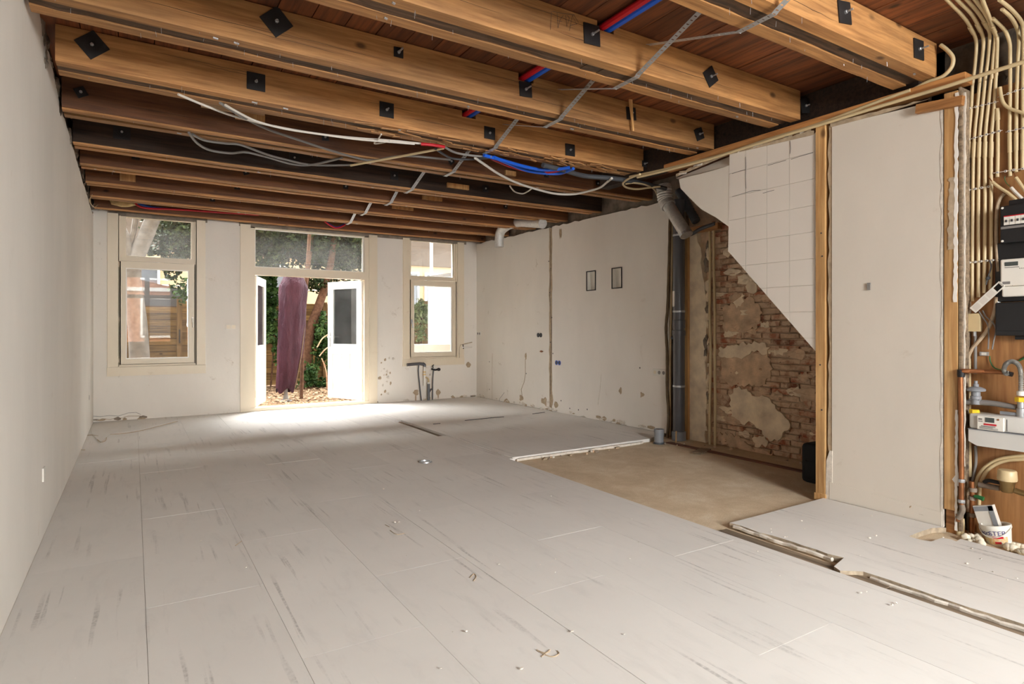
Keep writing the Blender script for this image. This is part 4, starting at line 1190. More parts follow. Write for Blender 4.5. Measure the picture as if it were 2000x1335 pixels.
cable([(1.677, 4.663, 2.805), (1.698, 4.804, 2.805), (1.71, 4.925, 2.805), (1.756, 4.88, 2.805), (1.798, 4.789, 2.805)], 0.006, 'conduit_white', 'short white cable loop hooked round the two long white cables')
cable([(0.51, 4.649, 2.82), (0.668, 4.848, 2.82), (0.881, 5.052, 2.82), (1.146, 5.204, 2.82), (1.44, 5.358, 2.82), (1.752, 5.482, 2.82), (1.895, 5.473, 2.82), (2.013, 5.261, 2.82), (2.165, 5.147, 2.82), (2.493, 5.08, 2.82)], 0.010, 'cable_grey', 'long grey cable crossing under the white cables')
cable([(0.378, 5.518, 2.83), (0.457, 5.785, 2.83), (0.571, 5.957, 2.83), (0.737, 5.963, 2.83), (0.849, 5.856, 2.83), (1.031, 5.914, 2.83), (1.284, 6.041, 2.83), (1.438, 5.987, 2.83), (1.55, 5.77, 2.83), (1.63, 5.58, 2.83)], 0.011, 'cable_grey', 'lower grey cable looping below the blackened beam at left')
cable([(0.407, 5.564, 2.835), (0.507, 5.69, 2.835), (0.664, 5.692, 2.835), (0.782, 5.67, 2.835), (1.019, 5.846, 2.835), (1.216, 5.939, 2.835), (1.463, 5.993, 2.835), (1.799, 5.784, 2.835)], 0.010, 'cable_grey', 'upper grey cable looping below the blackened beam at left')
cable([(1.744, 5.687, 2.8), (1.91, 5.378, 2.8), (2.08, 5.061, 2.8), (2.253, 4.72, 2.8)], 0.011, 'conduit', 'loose cream conduit length hanging across the grey cables', 'conduit', 'conduit', 2)
cable([(2.603, 4.807, 2.79), (2.769, 4.943, 2.79), (3.081, 5.188, 2.79), (3.424, 5.397, 2.79), (3.779, 5.535, 2.79), (4.066, 5.595, 2.79), (4.254, 5.508, 2.79), (4.305, 5.295, 2.79), (4.3, 5.096, 2.79), (4.209, 4.882, 2.79), (4.14, 4.722, 2.79)], 0.012, 'conduit_white', 'thick white cable hanging in a long loop near the right wall')
cable([(3.499, 5.662, 2.82), (3.687, 5.865, 2.82), (3.818, 5.907, 2.82), (3.811, 5.788, 2.82), (3.762, 5.611, 2.82)], 0.008, 'conduit_white', 'short white cable tail hanging behind the thick white loop')
cable([(2.04, 4.717, 2.8), (2.135, 4.691, 2.8), (2.244, 4.691, 2.8)], 0.013, 'red', 'short red sleeve end under the fourth beam', 'pipe_sleeve', 'pipe sleeve', 3)
cable([(2.258, 4.699, 2.8), (2.399, 4.788, 2.8), (2.578, 4.788, 2.8), (2.73, 4.732, 2.8)], 0.010, 'cable_grey', 'grey cable knotted where the strap crosses the fourth beam')
cable([(2.196, 4.773, 2.8), (2.432, 4.956, 2.8), (2.592, 4.914, 2.8), (2.726, 4.772, 2.8)], 0.010, 'cable_dark', 'dark cable tucked behind the strap below the fourth beam')
cable([(2.648, 4.726, 2.8), (2.896, 4.784, 2.8), (3.131, 4.845, 2.8), (3.349, 4.861, 2.8), (3.476, 4.783, 2.8), (3.544, 4.652, 2.8)], 0.016, 'blue', 'upper blue sleeve sagging below the fourth beam', 'pipe_sleeve', 'pipe sleeve')
cable([(2.757, 4.734, 2.8), (3.03, 4.865, 2.8), (3.264, 4.959, 2.8), (3.469, 4.946, 2.8), (3.598, 4.865, 2.8), (3.6, 4.661, 2.8)], 0.016, 'blue', 'lower blue sleeve sagging below the fourth beam', 'pipe_sleeve', 'pipe sleeve')
cable([(2.772, 4.805, 2.81), (3.048, 4.94, 2.81), (3.286, 4.991, 2.81), (3.447, 4.959, 2.81), (3.542, 4.831, 2.81), (3.549, 4.715, 2.81)], 0.016, 'red', 'red sleeve sagging between the two blue ones', 'pipe_sleeve', 'pipe sleeve')
cable([(3.297, 4.743, 2.81), (3.573, 4.789, 2.81), (3.881, 4.855, 2.81), (4.134, 4.795, 2.81), (4.387, 4.764, 2.81), (4.699, 4.782, 2.81), (5.004, 4.816, 2.81)], 0.024, 'cable_dark', 'dark grey conduit running to the foil duct at the right', 'conduit', 'conduit')
# cream loop at the end of the upper conduits
cable([(4.268, 4.45, 2.79), (4.3, 4.647, 2.79), (4.386, 4.825, 2.79), (4.545, 4.944, 2.79), (4.695, 4.935, 2.79), (4.753, 4.814, 2.79), (4.822, 4.716, 2.79)], 0.011, 'conduit', 'cream conduit bent back in a loop above the foil duct', 'conduit', 'conduit')
cable([(4.424, 4.828, 2.79), (4.475, 4.743, 2.79), (4.641, 4.746, 2.79), (4.871, 4.855, 2.79), (5.189, 5.115, 2.79)], 0.008, 'conduit', 'thin cream cable tail dropping beside the foil duct', 'cable', 'cable')
# sleeves in front of the last beam
cable([(0.007, 9.6, 2.967), (0.065, 9.6, 2.905), (0.202, 9.6, 2.891), (0.414, 9.6, 2.907), (0.727, 9.6, 2.918), (0.987, 9.6, 2.923), (1.323, 9.6, 2.935), (1.532, 9.6, 2.941), (1.589, 9.6, 2.954)], 0.014, 'red', 'long red sleeve drooping in front of the last beam', 'pipe_sleeve', 'pipe sleeve')
cable([(0.007, 9.63, 2.986), (0.083, 9.63, 2.939), (0.232, 9.63, 2.914), (0.477, 9.63, 2.918), (0.729, 9.63, 2.923), (1.056, 9.63, 2.935), (1.328, 9.63, 2.948), (1.572, 9.63, 2.972)], 0.014, 'blue', 'long blue sleeve drooping in front of the last beam', 'pipe_sleeve', 'pipe sleeve')
MB().blob((-0.121, 9.66, 2.943), 0.135, 0.04, 0.055, 3, 0.18, 3).build('foam_blob', 'foam', label='hardened yellow foam blob at the left end of the last beam', cat='foam', smooth=True)
cable([(2.526, 9.58, 2.933), (2.614, 9.58, 2.877), (2.701, 9.58, 2.845), (2.798, 9.58, 2.878), (2.896, 9.58, 2.951)], 0.013, 'red', 'short red sleeve loop hanging over the garden door', 'pipe_sleeve', 'pipe sleeve')
cable([(2.566, 9.61, 2.933), (2.646, 9.61, 2.876), (2.726, 9.61, 2.859), (2.807, 9.61, 2.899), (2.922, 9.61, 2.975)], 0.013, 'blue', 'short blue sleeve loop hanging over the garden door', 'pipe_sleeve', 'pipe sleeve')
cable([(-0.4, 8.397, 2.782), (-0.4, 8.013, 2.666), (-0.4, 8.105, 2.632), (-0.4, 8.821, 2.715), (-0.4, 9.816, 2.926), (-0.4, 10.102, 3.061)], 0.004, 'conduit', 'thin pale wire curled in the far left ceiling corner')

# foil duct ends
def flex(pts, r, label, name='foil_duct', n=14, sm=10, rib=0.10):
    pts = catmull([Vector(p) for p in pts], sm)
    m = MB()
    m.tube(pts, r, n, 0, taper=lambda t: 1 + rib * 0.5 * math.sin(t * len(pts) * 2.2))
    return m.build(name, 'foil', label=label, cat='duct', smooth=True)
flex([(5.1, 8.588, 2.604), (5.1, 8.588, 2.722), (5.1, 8.539, 2.85), (5.1, 8.346, 2.914), (5.1, 8.039, 2.926), (5.1, 7.747, 2.883), (5.1, 7.337, 2.806)], 0.075, 'silver flexible duct end curling down in the right rear corner', rib=0.03)
fd = thing('foil_duct', (5.2, 5.0, 2.2), 'crumpled foil duct hanging over the top of the drain pipe', 'duct')
MB().tube([(5.12, 4.96, 2.887), (5.12, 4.944, 2.791), (5.12, 4.928, 2.707), (5.12, 4.882, 2.641)], 0.085, 16, 6, taper=lambda t: 1 + .06 * math.sin(t * 60)).build('upper_sleeve', 'foil', fd, smooth=True)
MB().tube([(5.12, 4.897, 2.667), (5.12, 4.835, 2.575), (5.12, 4.76, 2.472), (5.12, 4.686, 2.371), (5.12, 4.62, 2.283)], 0.068, 16, 6, taper=lambda t: 1 + .03 * math.sin(t * 70)).build('lower_sleeve', 'foil', fd, smooth=True)
MB().lathe((5.12, 4.635, 2.302), [(0.072, 0), (0.072, 0.03)], 16, (0, -0.5, -0.85)).build('collar', 'steel', fd)
flex([(5.44, 5.026, 2.88), (5.44, 4.932, 2.743), (5.44, 4.855, 2.612), (5.44, 4.765, 2.48)], 0.05, 'dark duct hose in the shadow behind the foil duct', 'duct_hose')
bpy.data.objects['duct_hose'].data.materials[0] = M['cable_dark']

# ------------------------------------------------------------------ drain pipe corner
dp = thing('drain_pipe', (5.36, 4.98, -0.03), 'tall dark grey drain pipe with steel clamps beside the kitchen wall', 'drain pipe')
DX, DY, DR = 5.36, (5.36, 4.952, 0.912)[1], 0.066
MB().tube([(DX, DY, -0.03), (DX, DY, 2.75)], DR, 24).build('pipe', 'pipe_grey', dp, smooth=True)
for z0, z1, k in (((5.38, 4.97, 1.268)[2], (5.38, 4.97, 1.357)[2], 1.10), ((5.38, 4.97, 1.179)[2], (5.38, 4.97, 1.238)[2], 1.14), (-0.03, 0.07, 1.22)):
    MB().lathe((DX, DY, z0), [(DR * k, 0), (DR * k, z1 - z0), (DR * 1.01, z1 - z0 + .004)], 24).build('socket_collar', 'pipe_light' if z0 < 0 else 'pipe_grey', dp, smooth=True)
for v in ((5.38, 4.97, 2.339)[2], (5.38, 4.97, 1.458)[2], (5.38, 4.97, 0.595)[2]):
    MB().lathe((DX, DY, v - 0.012), [(DR * 1.05, 0), (DR * 1.08, 0.004), (DR * 1.08, 0.020), (DR * 1.05, 0.024)], 24).build('clamp', 'steel', dp)
MB().box(DX - DR * 1.02 - .002, DX - DR * 0.9, DY + 0.005, DY + 0.032, (5.38, 5.017, 1.513)[2], (5.38, 5.017, 1.693)[2]).build('paper_label', 'meter_white', dp)
MB().tube([(DX, DY + .05, (5.38, 5.073, 1.154)[2]), (DX - 0.02, DY + .10, (5.38, 5.073, 1.154)[2])], 0.02, 12).build('side_stub', 'pipe_grey', dp)
st = thing('pipe_stub', (4.98, 4.90, -0.03), 'short grey pipe stub standing on the brown floor', 'pipe stub')
px = (5, 4.913, -0.03)
MB().lathe((px[0], px[1], -0.03), [(0.052, 0), (0.052, 0.13), (0.056, 0.13), (0.056, 0.165), (0.046, 0.165), (0.046, 0.08)], 22).build('pipe', 'pipe_light', st, smooth=True)
MB().lathe((px[0], px[1], -0.03), [(0.060, 0), (0.060, 0.02)], 22).build('foot_ring', 'cable_dark', st)
MB().blob((px[0], px[1], 0.12), 0.04, 0.04, 0.02, 3, 0.4, 1).build('dirt_plug', 'masonry_dark', st)
MB().tube([(5.37, 5.096, 2.668), (5.37, 5.104, 2.295), (5.37, 5.12, 1.873), (5.37, 5.136, 1.511), (5.37, 5.161, 1.268), (5.37, 5.144, 0.965), (5.37, 5.144, 0.54), (5.37, 5.12, 0.239), (5.37, 5.144, -0.067)], 0.018, 8, 5, taper=lambda t: 1 + .08 * math.sin(t * 90)).build('cloth_cable', 'cable_brown', label='old brown cloth-covered cable running down beside the drain pipe', cat='cable', smooth=True)
MB().tube([(5.4, 5.092, 2.659), (5.4, 5.1, 2.115), (5.4, 5.108, 1.51), (5.4, 5.124, 0.904), (5.4, 5.124, 0.297), (5.4, 5.132, -0.008)], 0.012, 8, 4).build('conduit', 'conduit', label='thin pale conduit between brown cable and drain pipe', cat='conduit', smooth=True)
c0 = (5.46, 4.927, 2.34)
MB().box(5.455, 5.488, c0[1] - 0.022, c0[1] + 0.022, -0.03, 2.40).build('wood_batten', 'stud', label='narrow upright wood batten right of the drain pipe', cat='batten')
MB().box(5.38, 5.46, 4.42, 4.86, 2.345, 2.41).build('wood_nogging', 'stud_y', label='short horizontal timber above the plastered pier', cat='timber')
cable([(5.38, 4.901, 2.336), (5.38, 4.787, 2.332), (5.38, 4.64, 2.376), (5.38, 4.485, 2.399), (5.38, 4.457, 2.406)], 0.022, 'cable_dark', 'dark grey hose lying across the short horizontal timber', 'hose', 'hose')
for pts, lb in (([(5.46, 4.594, 2.376), (5.46, 4.587, 1.953), (5.46, 4.594, 1.496), (5.46, 4.58, 0.925), (5.46, 4.594, 0.352), (5.46, 4.594, -0.059)], 'left of two cream conduits running down the plastered pier'),
                ([(5.46, 4.537, 2.402), (5.46, 4.537, 1.948), (5.46, 4.523, 1.494), (5.46, 4.523, 0.927), (5.46, 4.516, 0.361), (5.46, 4.523, -0.059)], 'right of two cream conduits running down the plastered pier')):
    MB().tube(pts, 0.015, 10, 4).build('conduit', 'conduit', label=lb, cat='conduit', smooth=True)
pin = (5.161, 4.813, -0.03)
MB().tube([(pin[0], pin[1], -0.03), (pin[0] + .005, pin[1], 0.11)], 0.008, 6).build('wood_peg', 'stud', label='thin wooden peg standing in front of the drain pipe', cat='peg')
bg = thing('black_bag', (4.80, 2.95, -0.03), 'black fabric bag standing in the shadow behind the stud', 'bag')
bx = (4.825, 3.104, -0.03)
MB().rbox(bx[0] - 0.06, bx[0] + 0.22, 2.72, 3.06, -0.03, 0.30, 0.035).build('body', 'bag', bg, smooth=True)
MB().tube([(bx[0] + 0.08, 2.80, 0.295), (bx[0] + 0.08, 2.82, 0.325), (bx[0] + 0.08, 2.96, 0.325), (bx[0] + 0.08, 2.98, 0.295)], 0.012, 8, 4).build('handle', 'bag', bg, smooth=True)
MB().rbox(bx[0] - 0.07, bx[0] - 0.05, 2.76, 3.02, 0.02, 0.16, 0.008).build('front_pocket', 'bag', bg)

# rubble and offcuts on the brown underlay
RG = random.Random(8)
for k in range(34):
    a = RG.random()
    if k < 14:
        x, y = 3.3 + 1.6 * a, 4.93 + RG.uniform(-.05, .02)
    elif k < 28:
        x, y = 5.40 + RG.uniform(-.06, .06), 2.9 + 1.7 * a
    else:
        x, y = 5.1 + RG.uniform(-.1, .1), 4.8 + RG.uniform(-.1, .1)
    s = RG.uniform(.008, .022)
    MB().blob((x, y, -0.032 + s * .6), s * 1.3, s, s * .8, k, 0.35, 1).build('rubble_piece', RG.choice(('masonry', 'torn', 'gypsum', 'mortar')), subfloor)
MB().obox((5.045, 4.351, -0.02), (0.13, 0.05, 0), (-0.02, 0.05, 0), (0, 0, 0.006)).build('board_offcut', 'oldboard', label='flat pale board offcut lying near the foot of the pier', cat='board')
MB().obox((5.15, 3.15, -0.022), (0.12, 0.03, 0), (-0.02, 0.09, 0), (0, 0, 0.006)).build('paper_scrap', 'torn', label='flat torn scrap lying beside the black bag', cat='scrap')
# metal ring lying on the boards
MB().add(*(lambda c: ([(c[0] + r * math.cos(a), c[1] + r * math.sin(a), z) for r, z in ((.062, 0.0005), (.058, .012), (.045, .012), (.043, .0005)) for a in [2 * math.pi * k / 28 for k in range(28)]],
    [(i * 28 + k, i * 28 + (k + 1) % 28, ((i + 1) % 4) * 28 + (k + 1) % 28, ((i + 1) % 4) * 28 + k) for i in range(4) for k in range(28)]))((2.336, 5.294, 0))).build('metal_ring', 'steel', label='small round metal ring lying on the floor boards', cat='ring', smooth=True)
# chalk crumbs on the boards
for k in range(70):
    u = RG.random()
    x, y = RG.uniform(0.3, 3.0), RG.uniform(1.2, 4.6)
    if k % 3 == 0:
        x, y = RG.uniform(3.3, 4.2), RG.uniform(1.2, 2.5)
    s = RG.uniform(.002, .006)
    MB().blob((x, y, 0.004 + s * .5), s * 1.4, s, s * .7, k, 0.4, 1).build('plaster_crumb', 'gypsum', floor)
# dark trowel and scuff marks
for pts in ([(1.334, 1.955, 0.001), (1.343, 1.914, 0.001), (1.359, 1.887, 0.001), (1.392, 1.892, 0.001), (1.399, 1.915, 0.001)], [(1.335, 1.963, 0.001), (1.346, 1.93, 0.001), (1.371, 1.923, 0.001)], [(1.355, 3.611, 0.001), (1.363, 3.518, 0.001), (1.41, 3.51, 0.001)],
            [(1.437, 2.707, 0.001), (1.478, 2.741, 0.001), (1.469, 2.701, 0.001), (1.434, 2.664, 0.001)], [(1.323, 1.91, 0.001), (1.381, 1.934, 0.001)], [(0.5, 3.827, 0.001), (0.542, 3.891, 0.001)], [(1.367, 3.733, 0.001), (1.375, 3.68, 0.001)]):
    MB().tube(pts, 0.0022, 4, 3).build('scuff_mark', 'torn', floor)
# lifted, water-damaged skin in the far left corner
m = MB()
lift = [(-0.465, 9.523, 0.002), (-0.349, 9.65, 0.002), (-0.122, 9.717, 0.002), (0.174, 9.751, 0.002), (0.549, 9.804, 0.002), (0.498, 9.439, 0.002), (0.339, 9.222, 0.002), (0.16, 8.942, 0.002), (0.006, 8.766, 0.002), (-0.109, 8.707, 0.002), (-0.237, 8.66, 0.002), (-0.278, 8.366, 0.002), (-0.314, 8.164, 0.002), (-0.362, 8.419, 0.002), (-0.418, 8.773, 0.002)]
m.prism([p[:2] for p in lift], 2, 0.0005, 0.006)
m.build('lifted_skin', 'floor', floor)
for pts in ([(-0.236, 8.619, 0.008), (-0.108, 8.623, 0.008), (0.006, 8.68, 0.008), (0.158, 8.854, 0.008), (0.335, 9.128, 0.008), (0.507, 9.386, 0.008)], [(-0.348, 8.294, 0.008), (-0.306, 8.085, 0.008), (-0.267, 8.169, 0.008), (-0.264, 8.395, 0.008)], [(-0.474, 8.698, 0.006), (-0.415, 8.702, 0.006), (-0.35, 8.581, 0.006)], [(-0.462, 7.69, 0.006), (-0.426, 7.668, 0.006)]):
    MB().tube(pts, 0.004, 5, 3).build('scuff_mark', 'torn', floor)

# ================================================================== meter cupboard
XC = 4.502
UP = [(1893, 'leftmost of the tall cream conduits on the meter board'), (1905, 'second tall cream conduit from the left on the meter board'), (1917, 'third tall cream conduit from the left on the meter board'),
      (1928.5, 'fourth tall cream conduit from the left on the meter board'), (1940, 'fifth tall cream conduit from the left on the meter board')]
COND = [[(4.502, 1.724, 2.781), (4.502, 1.729, 2.654), (4.502, 1.74, 2.495), (4.502, 1.746, 2.333), (4.502, 1.749, 2.041), (4.502, 1.749, 1.716), (4.502, 1.752, 1.429)],
        [(4.502, 1.685, 2.784), (4.502, 1.696, 2.643), (4.502, 1.71, 2.486), (4.502, 1.718, 2.327), (4.502, 1.721, 2.036), (4.502, 1.724, 1.713), (4.502, 1.724, 1.428)],
        [(4.502, 1.656, 2.79), (4.502, 1.669, 2.635), (4.502, 1.683, 2.479), (4.502, 1.688, 2.32), (4.502, 1.691, 2.031), (4.502, 1.691, 1.71), (4.502, 1.691, 1.452)],
        [(4.502, 1.624, 2.795), (4.502, 1.64, 2.626), (4.502, 1.653, 2.471), (4.502, 1.656, 2.312), (4.502, 1.656, 2.025), (4.502, 1.658, 1.706), (4.502, 1.661, 1.477)],
        [(4.502, 1.6, 2.802), (4.502, 1.608, 2.616), (4.502, 1.621, 2.462), (4.502, 1.624, 2.304), (4.502, 1.624, 2.019), (4.502, 1.624, 1.703), (4.502, 1.629, 1.497)]]
# above the long cross pipe the conduits lean forward and bend over onto the ceiling boards
TOPS = [[(4.486, 1.696, 3.025), (4.486, 1.704, 2.9), (4.486, 1.715, 2.807)], [(4.486, 1.658, 3.026), (4.486, 1.666, 2.918), (4.486, 1.677, 2.81)], [(4.486, 1.626, 3.045), (4.486, 1.634, 2.922), (4.486, 1.647, 2.816)], [(4.486, 1.597, 3.043), (4.486, 1.607, 2.927), (4.486, 1.615, 2.804)], [(4.486, 1.587, 3.029), (4.486, 1.589, 2.921), (4.486, 1.592, 2.812)]]
ENDS = [[(3.802, 1.569, 3.06), (4.104, 1.607, 3.06), (4.373, 1.664, 3.06)], [(3.85, 1.539, 3.06), (4.093, 1.567, 3.06), (4.38, 1.629, 3.06)], [(3.895, 1.511, 3.06), (4.105, 1.539, 3.06), (4.362, 1.588, 3.06)], [(3.907, 1.482, 3.05), (4.135, 1.518, 3.05), (4.401, 1.577, 3.05)], [(3.918, 1.453, 3.04), (4.179, 1.515, 3.04), (4.432, 1.578, 3.04)]]
for k in range(5):
    ex = [(p[0], p[1], min(p[2], 3.055)) for p in ENDS[k]]
    d = Vector(ex[0]) - Vector(ex[1])
    first = tuple(Vector(ex[0]) + d * 2.0)
    first = (first[0], first[1], 3.05)
    o = thing('cream_conduit', COND[k][-1], UP[k][1], 'conduit', 'tall conduits on the meter board')
    MB().tube([first] + ex + TOPS[k] + COND[k], 0.0098, 10, 5).build('tube', 'conduit', o, smooth=True)
    for w, (a, b) in enumerate((((0.35), 0), )):
        p, q = Vector(COND[k][2]), Vector(COND[k][3])
        MB().tube([tuple(p.lerp(q, 0.35)), tuple(p.lerp(q, 0.95))], 0.0122, 12).build('sleeve_joint', 'conduit', o, smooth=True)
    p, q = Vector(ex[1]), Vector(ex[2])
    MB().tube([tuple(p.lerp(q, 0.5)), tuple(p.lerp(q, 0.9))], 0.0122, 12).build('sleeve_joint', 'conduit', o, smooth=True)
MORE = [([(4.502, 1.592, 2.605), (4.502, 1.59, 2.516), (4.502, 1.59, 2.328), (4.502, 1.592, 2.184)], 'short cut cream conduit right of the five tall ones'),
        ([(4.502, 1.528, 2.839), (4.502, 1.528, 2.684), (4.502, 1.531, 2.437), (4.502, 1.528, 2.176)], 'tall cream conduit left of the pair at the right edge'),
        ([(4.502, 1.49, 2.856), (4.502, 1.495, 2.673), (4.502, 1.498, 2.428), (4.502, 1.498, 2.194)], 'cream conduit second from the right edge'),
        ([(4.502, 1.463, 2.876), (4.502, 1.466, 2.664), (4.502, 1.466, 2.419), (4.502, 1.468, 2.2)], 'cream conduit at the right edge of the picture')]
MT = [[], [(4.201, 1.508, 3.04), (4.299, 1.516, 3.04), (4.454, 1.534, 3.04)] + [(4.489, 1.526, 2.974), (4.489, 1.524, 2.896)], [(4.124, 1.437, 3.04), (4.284, 1.449, 3.04), (4.501, 1.49, 3.04)] + [(4.489, 1.481, 2.957), (4.489, 1.484, 2.896)], [(4.019, 1.412, 3.05), (4.191, 1.418, 3.05), (4.434, 1.448, 3.05)] + [(4.489, 1.459, 2.978), (4.489, 1.459, 2.917)]]
for (pts, lb), tp in zip(MORE, MT):
    o = thing('cream_conduit', pts[-1], lb, 'conduit', 'tall conduits on the meter board')
    tp = [(p[0], p[1], min(p[2], 3.055)) for p in tp]
    MB().tube(tp + pts, 0.0098, 10, 5).build('tube', 'conduit', o, smooth=True)
    p, q = Vector(pts[0 if not tp else 2]), Vector(pts[1 if not tp else 3])
    MB().tube([tuple(p), tuple(p.lerp(q, 0.45 if tp else 0.8))], 0.0122, 12).build('sleeve_joint', 'conduit', o, smooth=True)
MB().tube([(4.486, 1.574, 2.727), (4.486, 1.566, 2.662), (4.486, 1.551, 2.614), (4.486, 1.518, 2.576), (4.486, 1.48, 2.549), (4.486, 1.436, 2.514)], 0.0098, 10, 5).build('cream_conduit', 'conduit', label='bent cream conduit stub curving out to the right edge', cat='conduit', smooth=True)
# saddle clips in rows
def clips(pts, n, lb):
    o = thing('clip_rail', pts[0], lb, 'clip rail', 'rows of conduit clips')
    a, b = Vector(pts[0]), Vector(pts[-1])
    MB().tube([tuple(a), tuple(b)], 0.0022, 5).build('rail', 'conduit_white', o)
    for k in range(n):
        c = a.lerp(b, (k + 0.5) / n)
        MB().box(c.x - 0.005, c.x + 0.004, c.y - 0.006, c.y + 0.006, c.z - 0.006, c.z + 0.006).build('clip', 'conduit_white', o)
        MB().lathe((c.x - 0.005, c.y, c.z), [(0.0035, 0), (0.003, 0.001)], 6, (-1, 0, 0)).build('screw', 'ink', o)
clips([(4.494, 1.751, 2.649), (4.494, 1.584, 2.645)], 5, 'top row of conduit clips, over the five tall conduits')
clips([(4.494, 1.757, 2.452), (4.494, 1.564, 2.463)], 6, 'second row of conduit clips from the top')
clips([(4.494, 1.757, 2.133), (4.494, 1.616, 2.134)], 4, 'third row of conduit clips, level with the cut cables')
clips([(4.494, 1.751, 1.673), (4.494, 1.569, 1.678)], 6, 'lowest row of conduit clips, left of the meter')
clips([(4.494, 1.589, 2.671), (4.494, 1.444, 2.685)], 4, 'upper row of conduit clips at the right edge')
clips([(4.494, 1.548, 2.447), (4.494, 1.444, 2.448)], 3, 'middle row of conduit clips at the right edge')
clips([(4.494, 1.61, 2.212), (4.494, 1.444, 2.206)], 4, 'row of clips under the cut conduit ends')
# long cross pipes over the partition
MB().tube([(4.318, 1.332, 2.788), (4.318, 1.403, 2.778), (4.318, 1.651, 2.774), (4.318, 1.787, 2.77), (4.318, 1.933, 2.77), (4.318, 2.254, 2.77), (4.318, 2.545, 2.766), (4.318, 2.872, 2.765), (4.318, 3.293, 2.76), (4.318, 3.667, 2.754), (4.318, 4.156, 2.767), (4.318, 4.539, 2.785)], 0.0125, 10, 3).build('cross_conduit', 'conduit', label='long cream conduit running along the top of the partition', cat='conduit', smooth=True)
MB().tube([(4.338, 2.009, 2.823), (4.338, 2.081, 2.82), (4.338, 2.264, 2.809), (4.338, 2.48, 2.791), (4.338, 2.716, 2.78), (4.338, 3.066, 2.78), (4.338, 3.572, 2.766), (4.338, 4.175, 2.789), (4.338, 4.672, 2.821)], 0.0115, 10, 3).build('cross_conduit', 'conduit', label='second cream conduit behind the long one over the partition', cat='conduit', smooth=True)
MB().tube([(4.356, 1.84, 3.057), (4.356, 1.803, 3.01), (4.356, 1.772, 2.953), (4.356, 1.775, 2.903), (4.356, 1.803, 2.868), (4.356, 1.843, 2.85), (4.356, 1.913, 2.848), (4.356, 1.995, 2.829)], 0.012, 10, 5).build('bent_conduit', 'conduit', label='bent cream conduit hooking round the end of the nearest beam', cat='conduit', smooth=True)

# ---- fuse box at the right edge
XF = 4.424
def yz(p):
    return p[1], p[2]
fb = thing('fuse_box', (4.5, 1.522, 1.615), 'black fuse box with a row of white breakers at the right edge', 'fuse box')
y1, zt = yz((4.424, 1.552, 1.989)); _, zb = yz((4.424, 1.552, 1.767)); y0 = y1 - 0.32
MB().rbox(XF, 4.516, y0, y1, zb, zt, 0.006).build('cover', 'black', fb)
MB().rbox(4.462, 4.516, y0, y1 - 0.03, zt, zt + 0.035, 0.004).build('top_entry', 'black', fb)
z1 = (4.424, 1.529, 1.921)[2]; z2 = (4.424, 1.529, 1.872)[2]
for k in range(6):
    ya = y1 - 0.022 - k * 0.0275
    b = MB().box(XF - 0.008, XF + 0.01, ya - 0.026, ya, z2, z1).build('breaker', 'meter_white', fb)
    MB().box(XF - 0.014, XF - 0.008, ya - 0.017, ya - 0.008, (z1 + z2) / 2 - 0.008, (z1 + z2) / 2 + 0.006).build('toggle', 'ink', b)
MB().box(XF - 0.0085, XF + 0.01, y1 - 0.19, y1 - 0.022, z1, z1 + 0.006).build('red_strip', 'red', fb)
MB().box(XF - 0.006, XF + 0.01, y0, y1 - 0.006, z2 - 0.022, z2 - 0.008).build('grey_strip', 'cable_grey', fb)
for zz_ in (zt - 0.012, zb + 0.012):
    MB().lathe((XF, y1 - 0.012, zz_), [(0.007, 0), (0.006, 0.003)], 10, (-1, 0, 0)).build('screw', 'meter_white', fb)
mb = thing('meter_backboard', (4.6, 1.556, 1.386), 'black backboard behind the white electricity meter', 'backboard')
ya, za = yz((4.6, 1.6, 1.777)); zl = (4.6, 1.6, 1.419)[2]
MB().rbox(4.489, 4.517, ya - 0.3, ya, zl, za, 0.004).build('board', 'black', mb)
em = thing('electricity_meter', (4.5, 1.51, 1.438), 'white electricity meter with a small grey display', 'electricity meter')
y1, zt = yz((4.5, 1.558, 1.671)); zm = (4.5, 1.558, 1.509)[2]; zb = (4.5, 1.558, 1.446)[2]
MB().rbox(4.443, 4.489, y1 - 0.17, y1, zm, zt, 0.008).build('body', 'meter_white', em)
MB().rbox(4.448, 4.489, y1 - 0.165, y1 - 0.006, zb, zm - 0.001, 0.008).build('terminal_cover', 'meter_white', em)
a, b = yz((4.5, 1.535, 1.653)); c, d = yz((4.5, 1.47, 1.629))
MB().box(4.441, 4.444, c, a, d, b).build('display', 'lcd', em)
MB().box(4.441, 4.444, a - 0.07, a, b - 0.034, b - 0.031).build('printed_line', 'ink', em)
for k in range(3):
    MB().box(4.441, 4.444, a - 0.075 - .01 * k, a - 0.072 - .01 * k, b - 0.044, b - 0.040).build('led', 'ink', em)
MB().box(4.442, 4.444, y1 - 0.05, y1 - 0.012, zm + 0.012, zm + 0.028).build('printed_line', 'cable_grey', em)
MB().box(4.4985, 4.444, y1 - 0.062, y1 - 0.060, zm + 0.002, zm + 0.036).build('seam', 'cable_grey', em)
jb = thing('junction_box', (4.5, 1.522, 1.213), 'large black junction box below the electricity meter', 'junction box')
y1, zt = yz((4.5, 1.584, 1.413)); zb = (4.5, 1.584, 1.212)[2]
MB().rbox(4.443, 4.516, y1 - 0.3, y1, zb, zt, 0.008).build('body', 'black', jb)
MB().rbox(4.441, 4.444, y1 - 0.3, y1 - 0.004, zb + 0.004, zb + 0.03, 0.002).build('lid_seam', 'black', jb)
MB().rbox(4.480, 4.516, y1 - 0.14, y1 - 0.085, zb - 0.022, zb, 0.004).build('foot', 'black', jb)
MB().lathe((4.5, 1.581, 1.407), [(0.011, 0), (0.011, 0.02)], 10, (-.6, .5, .3)).build('plastic_cap', 'meter_white', jb)
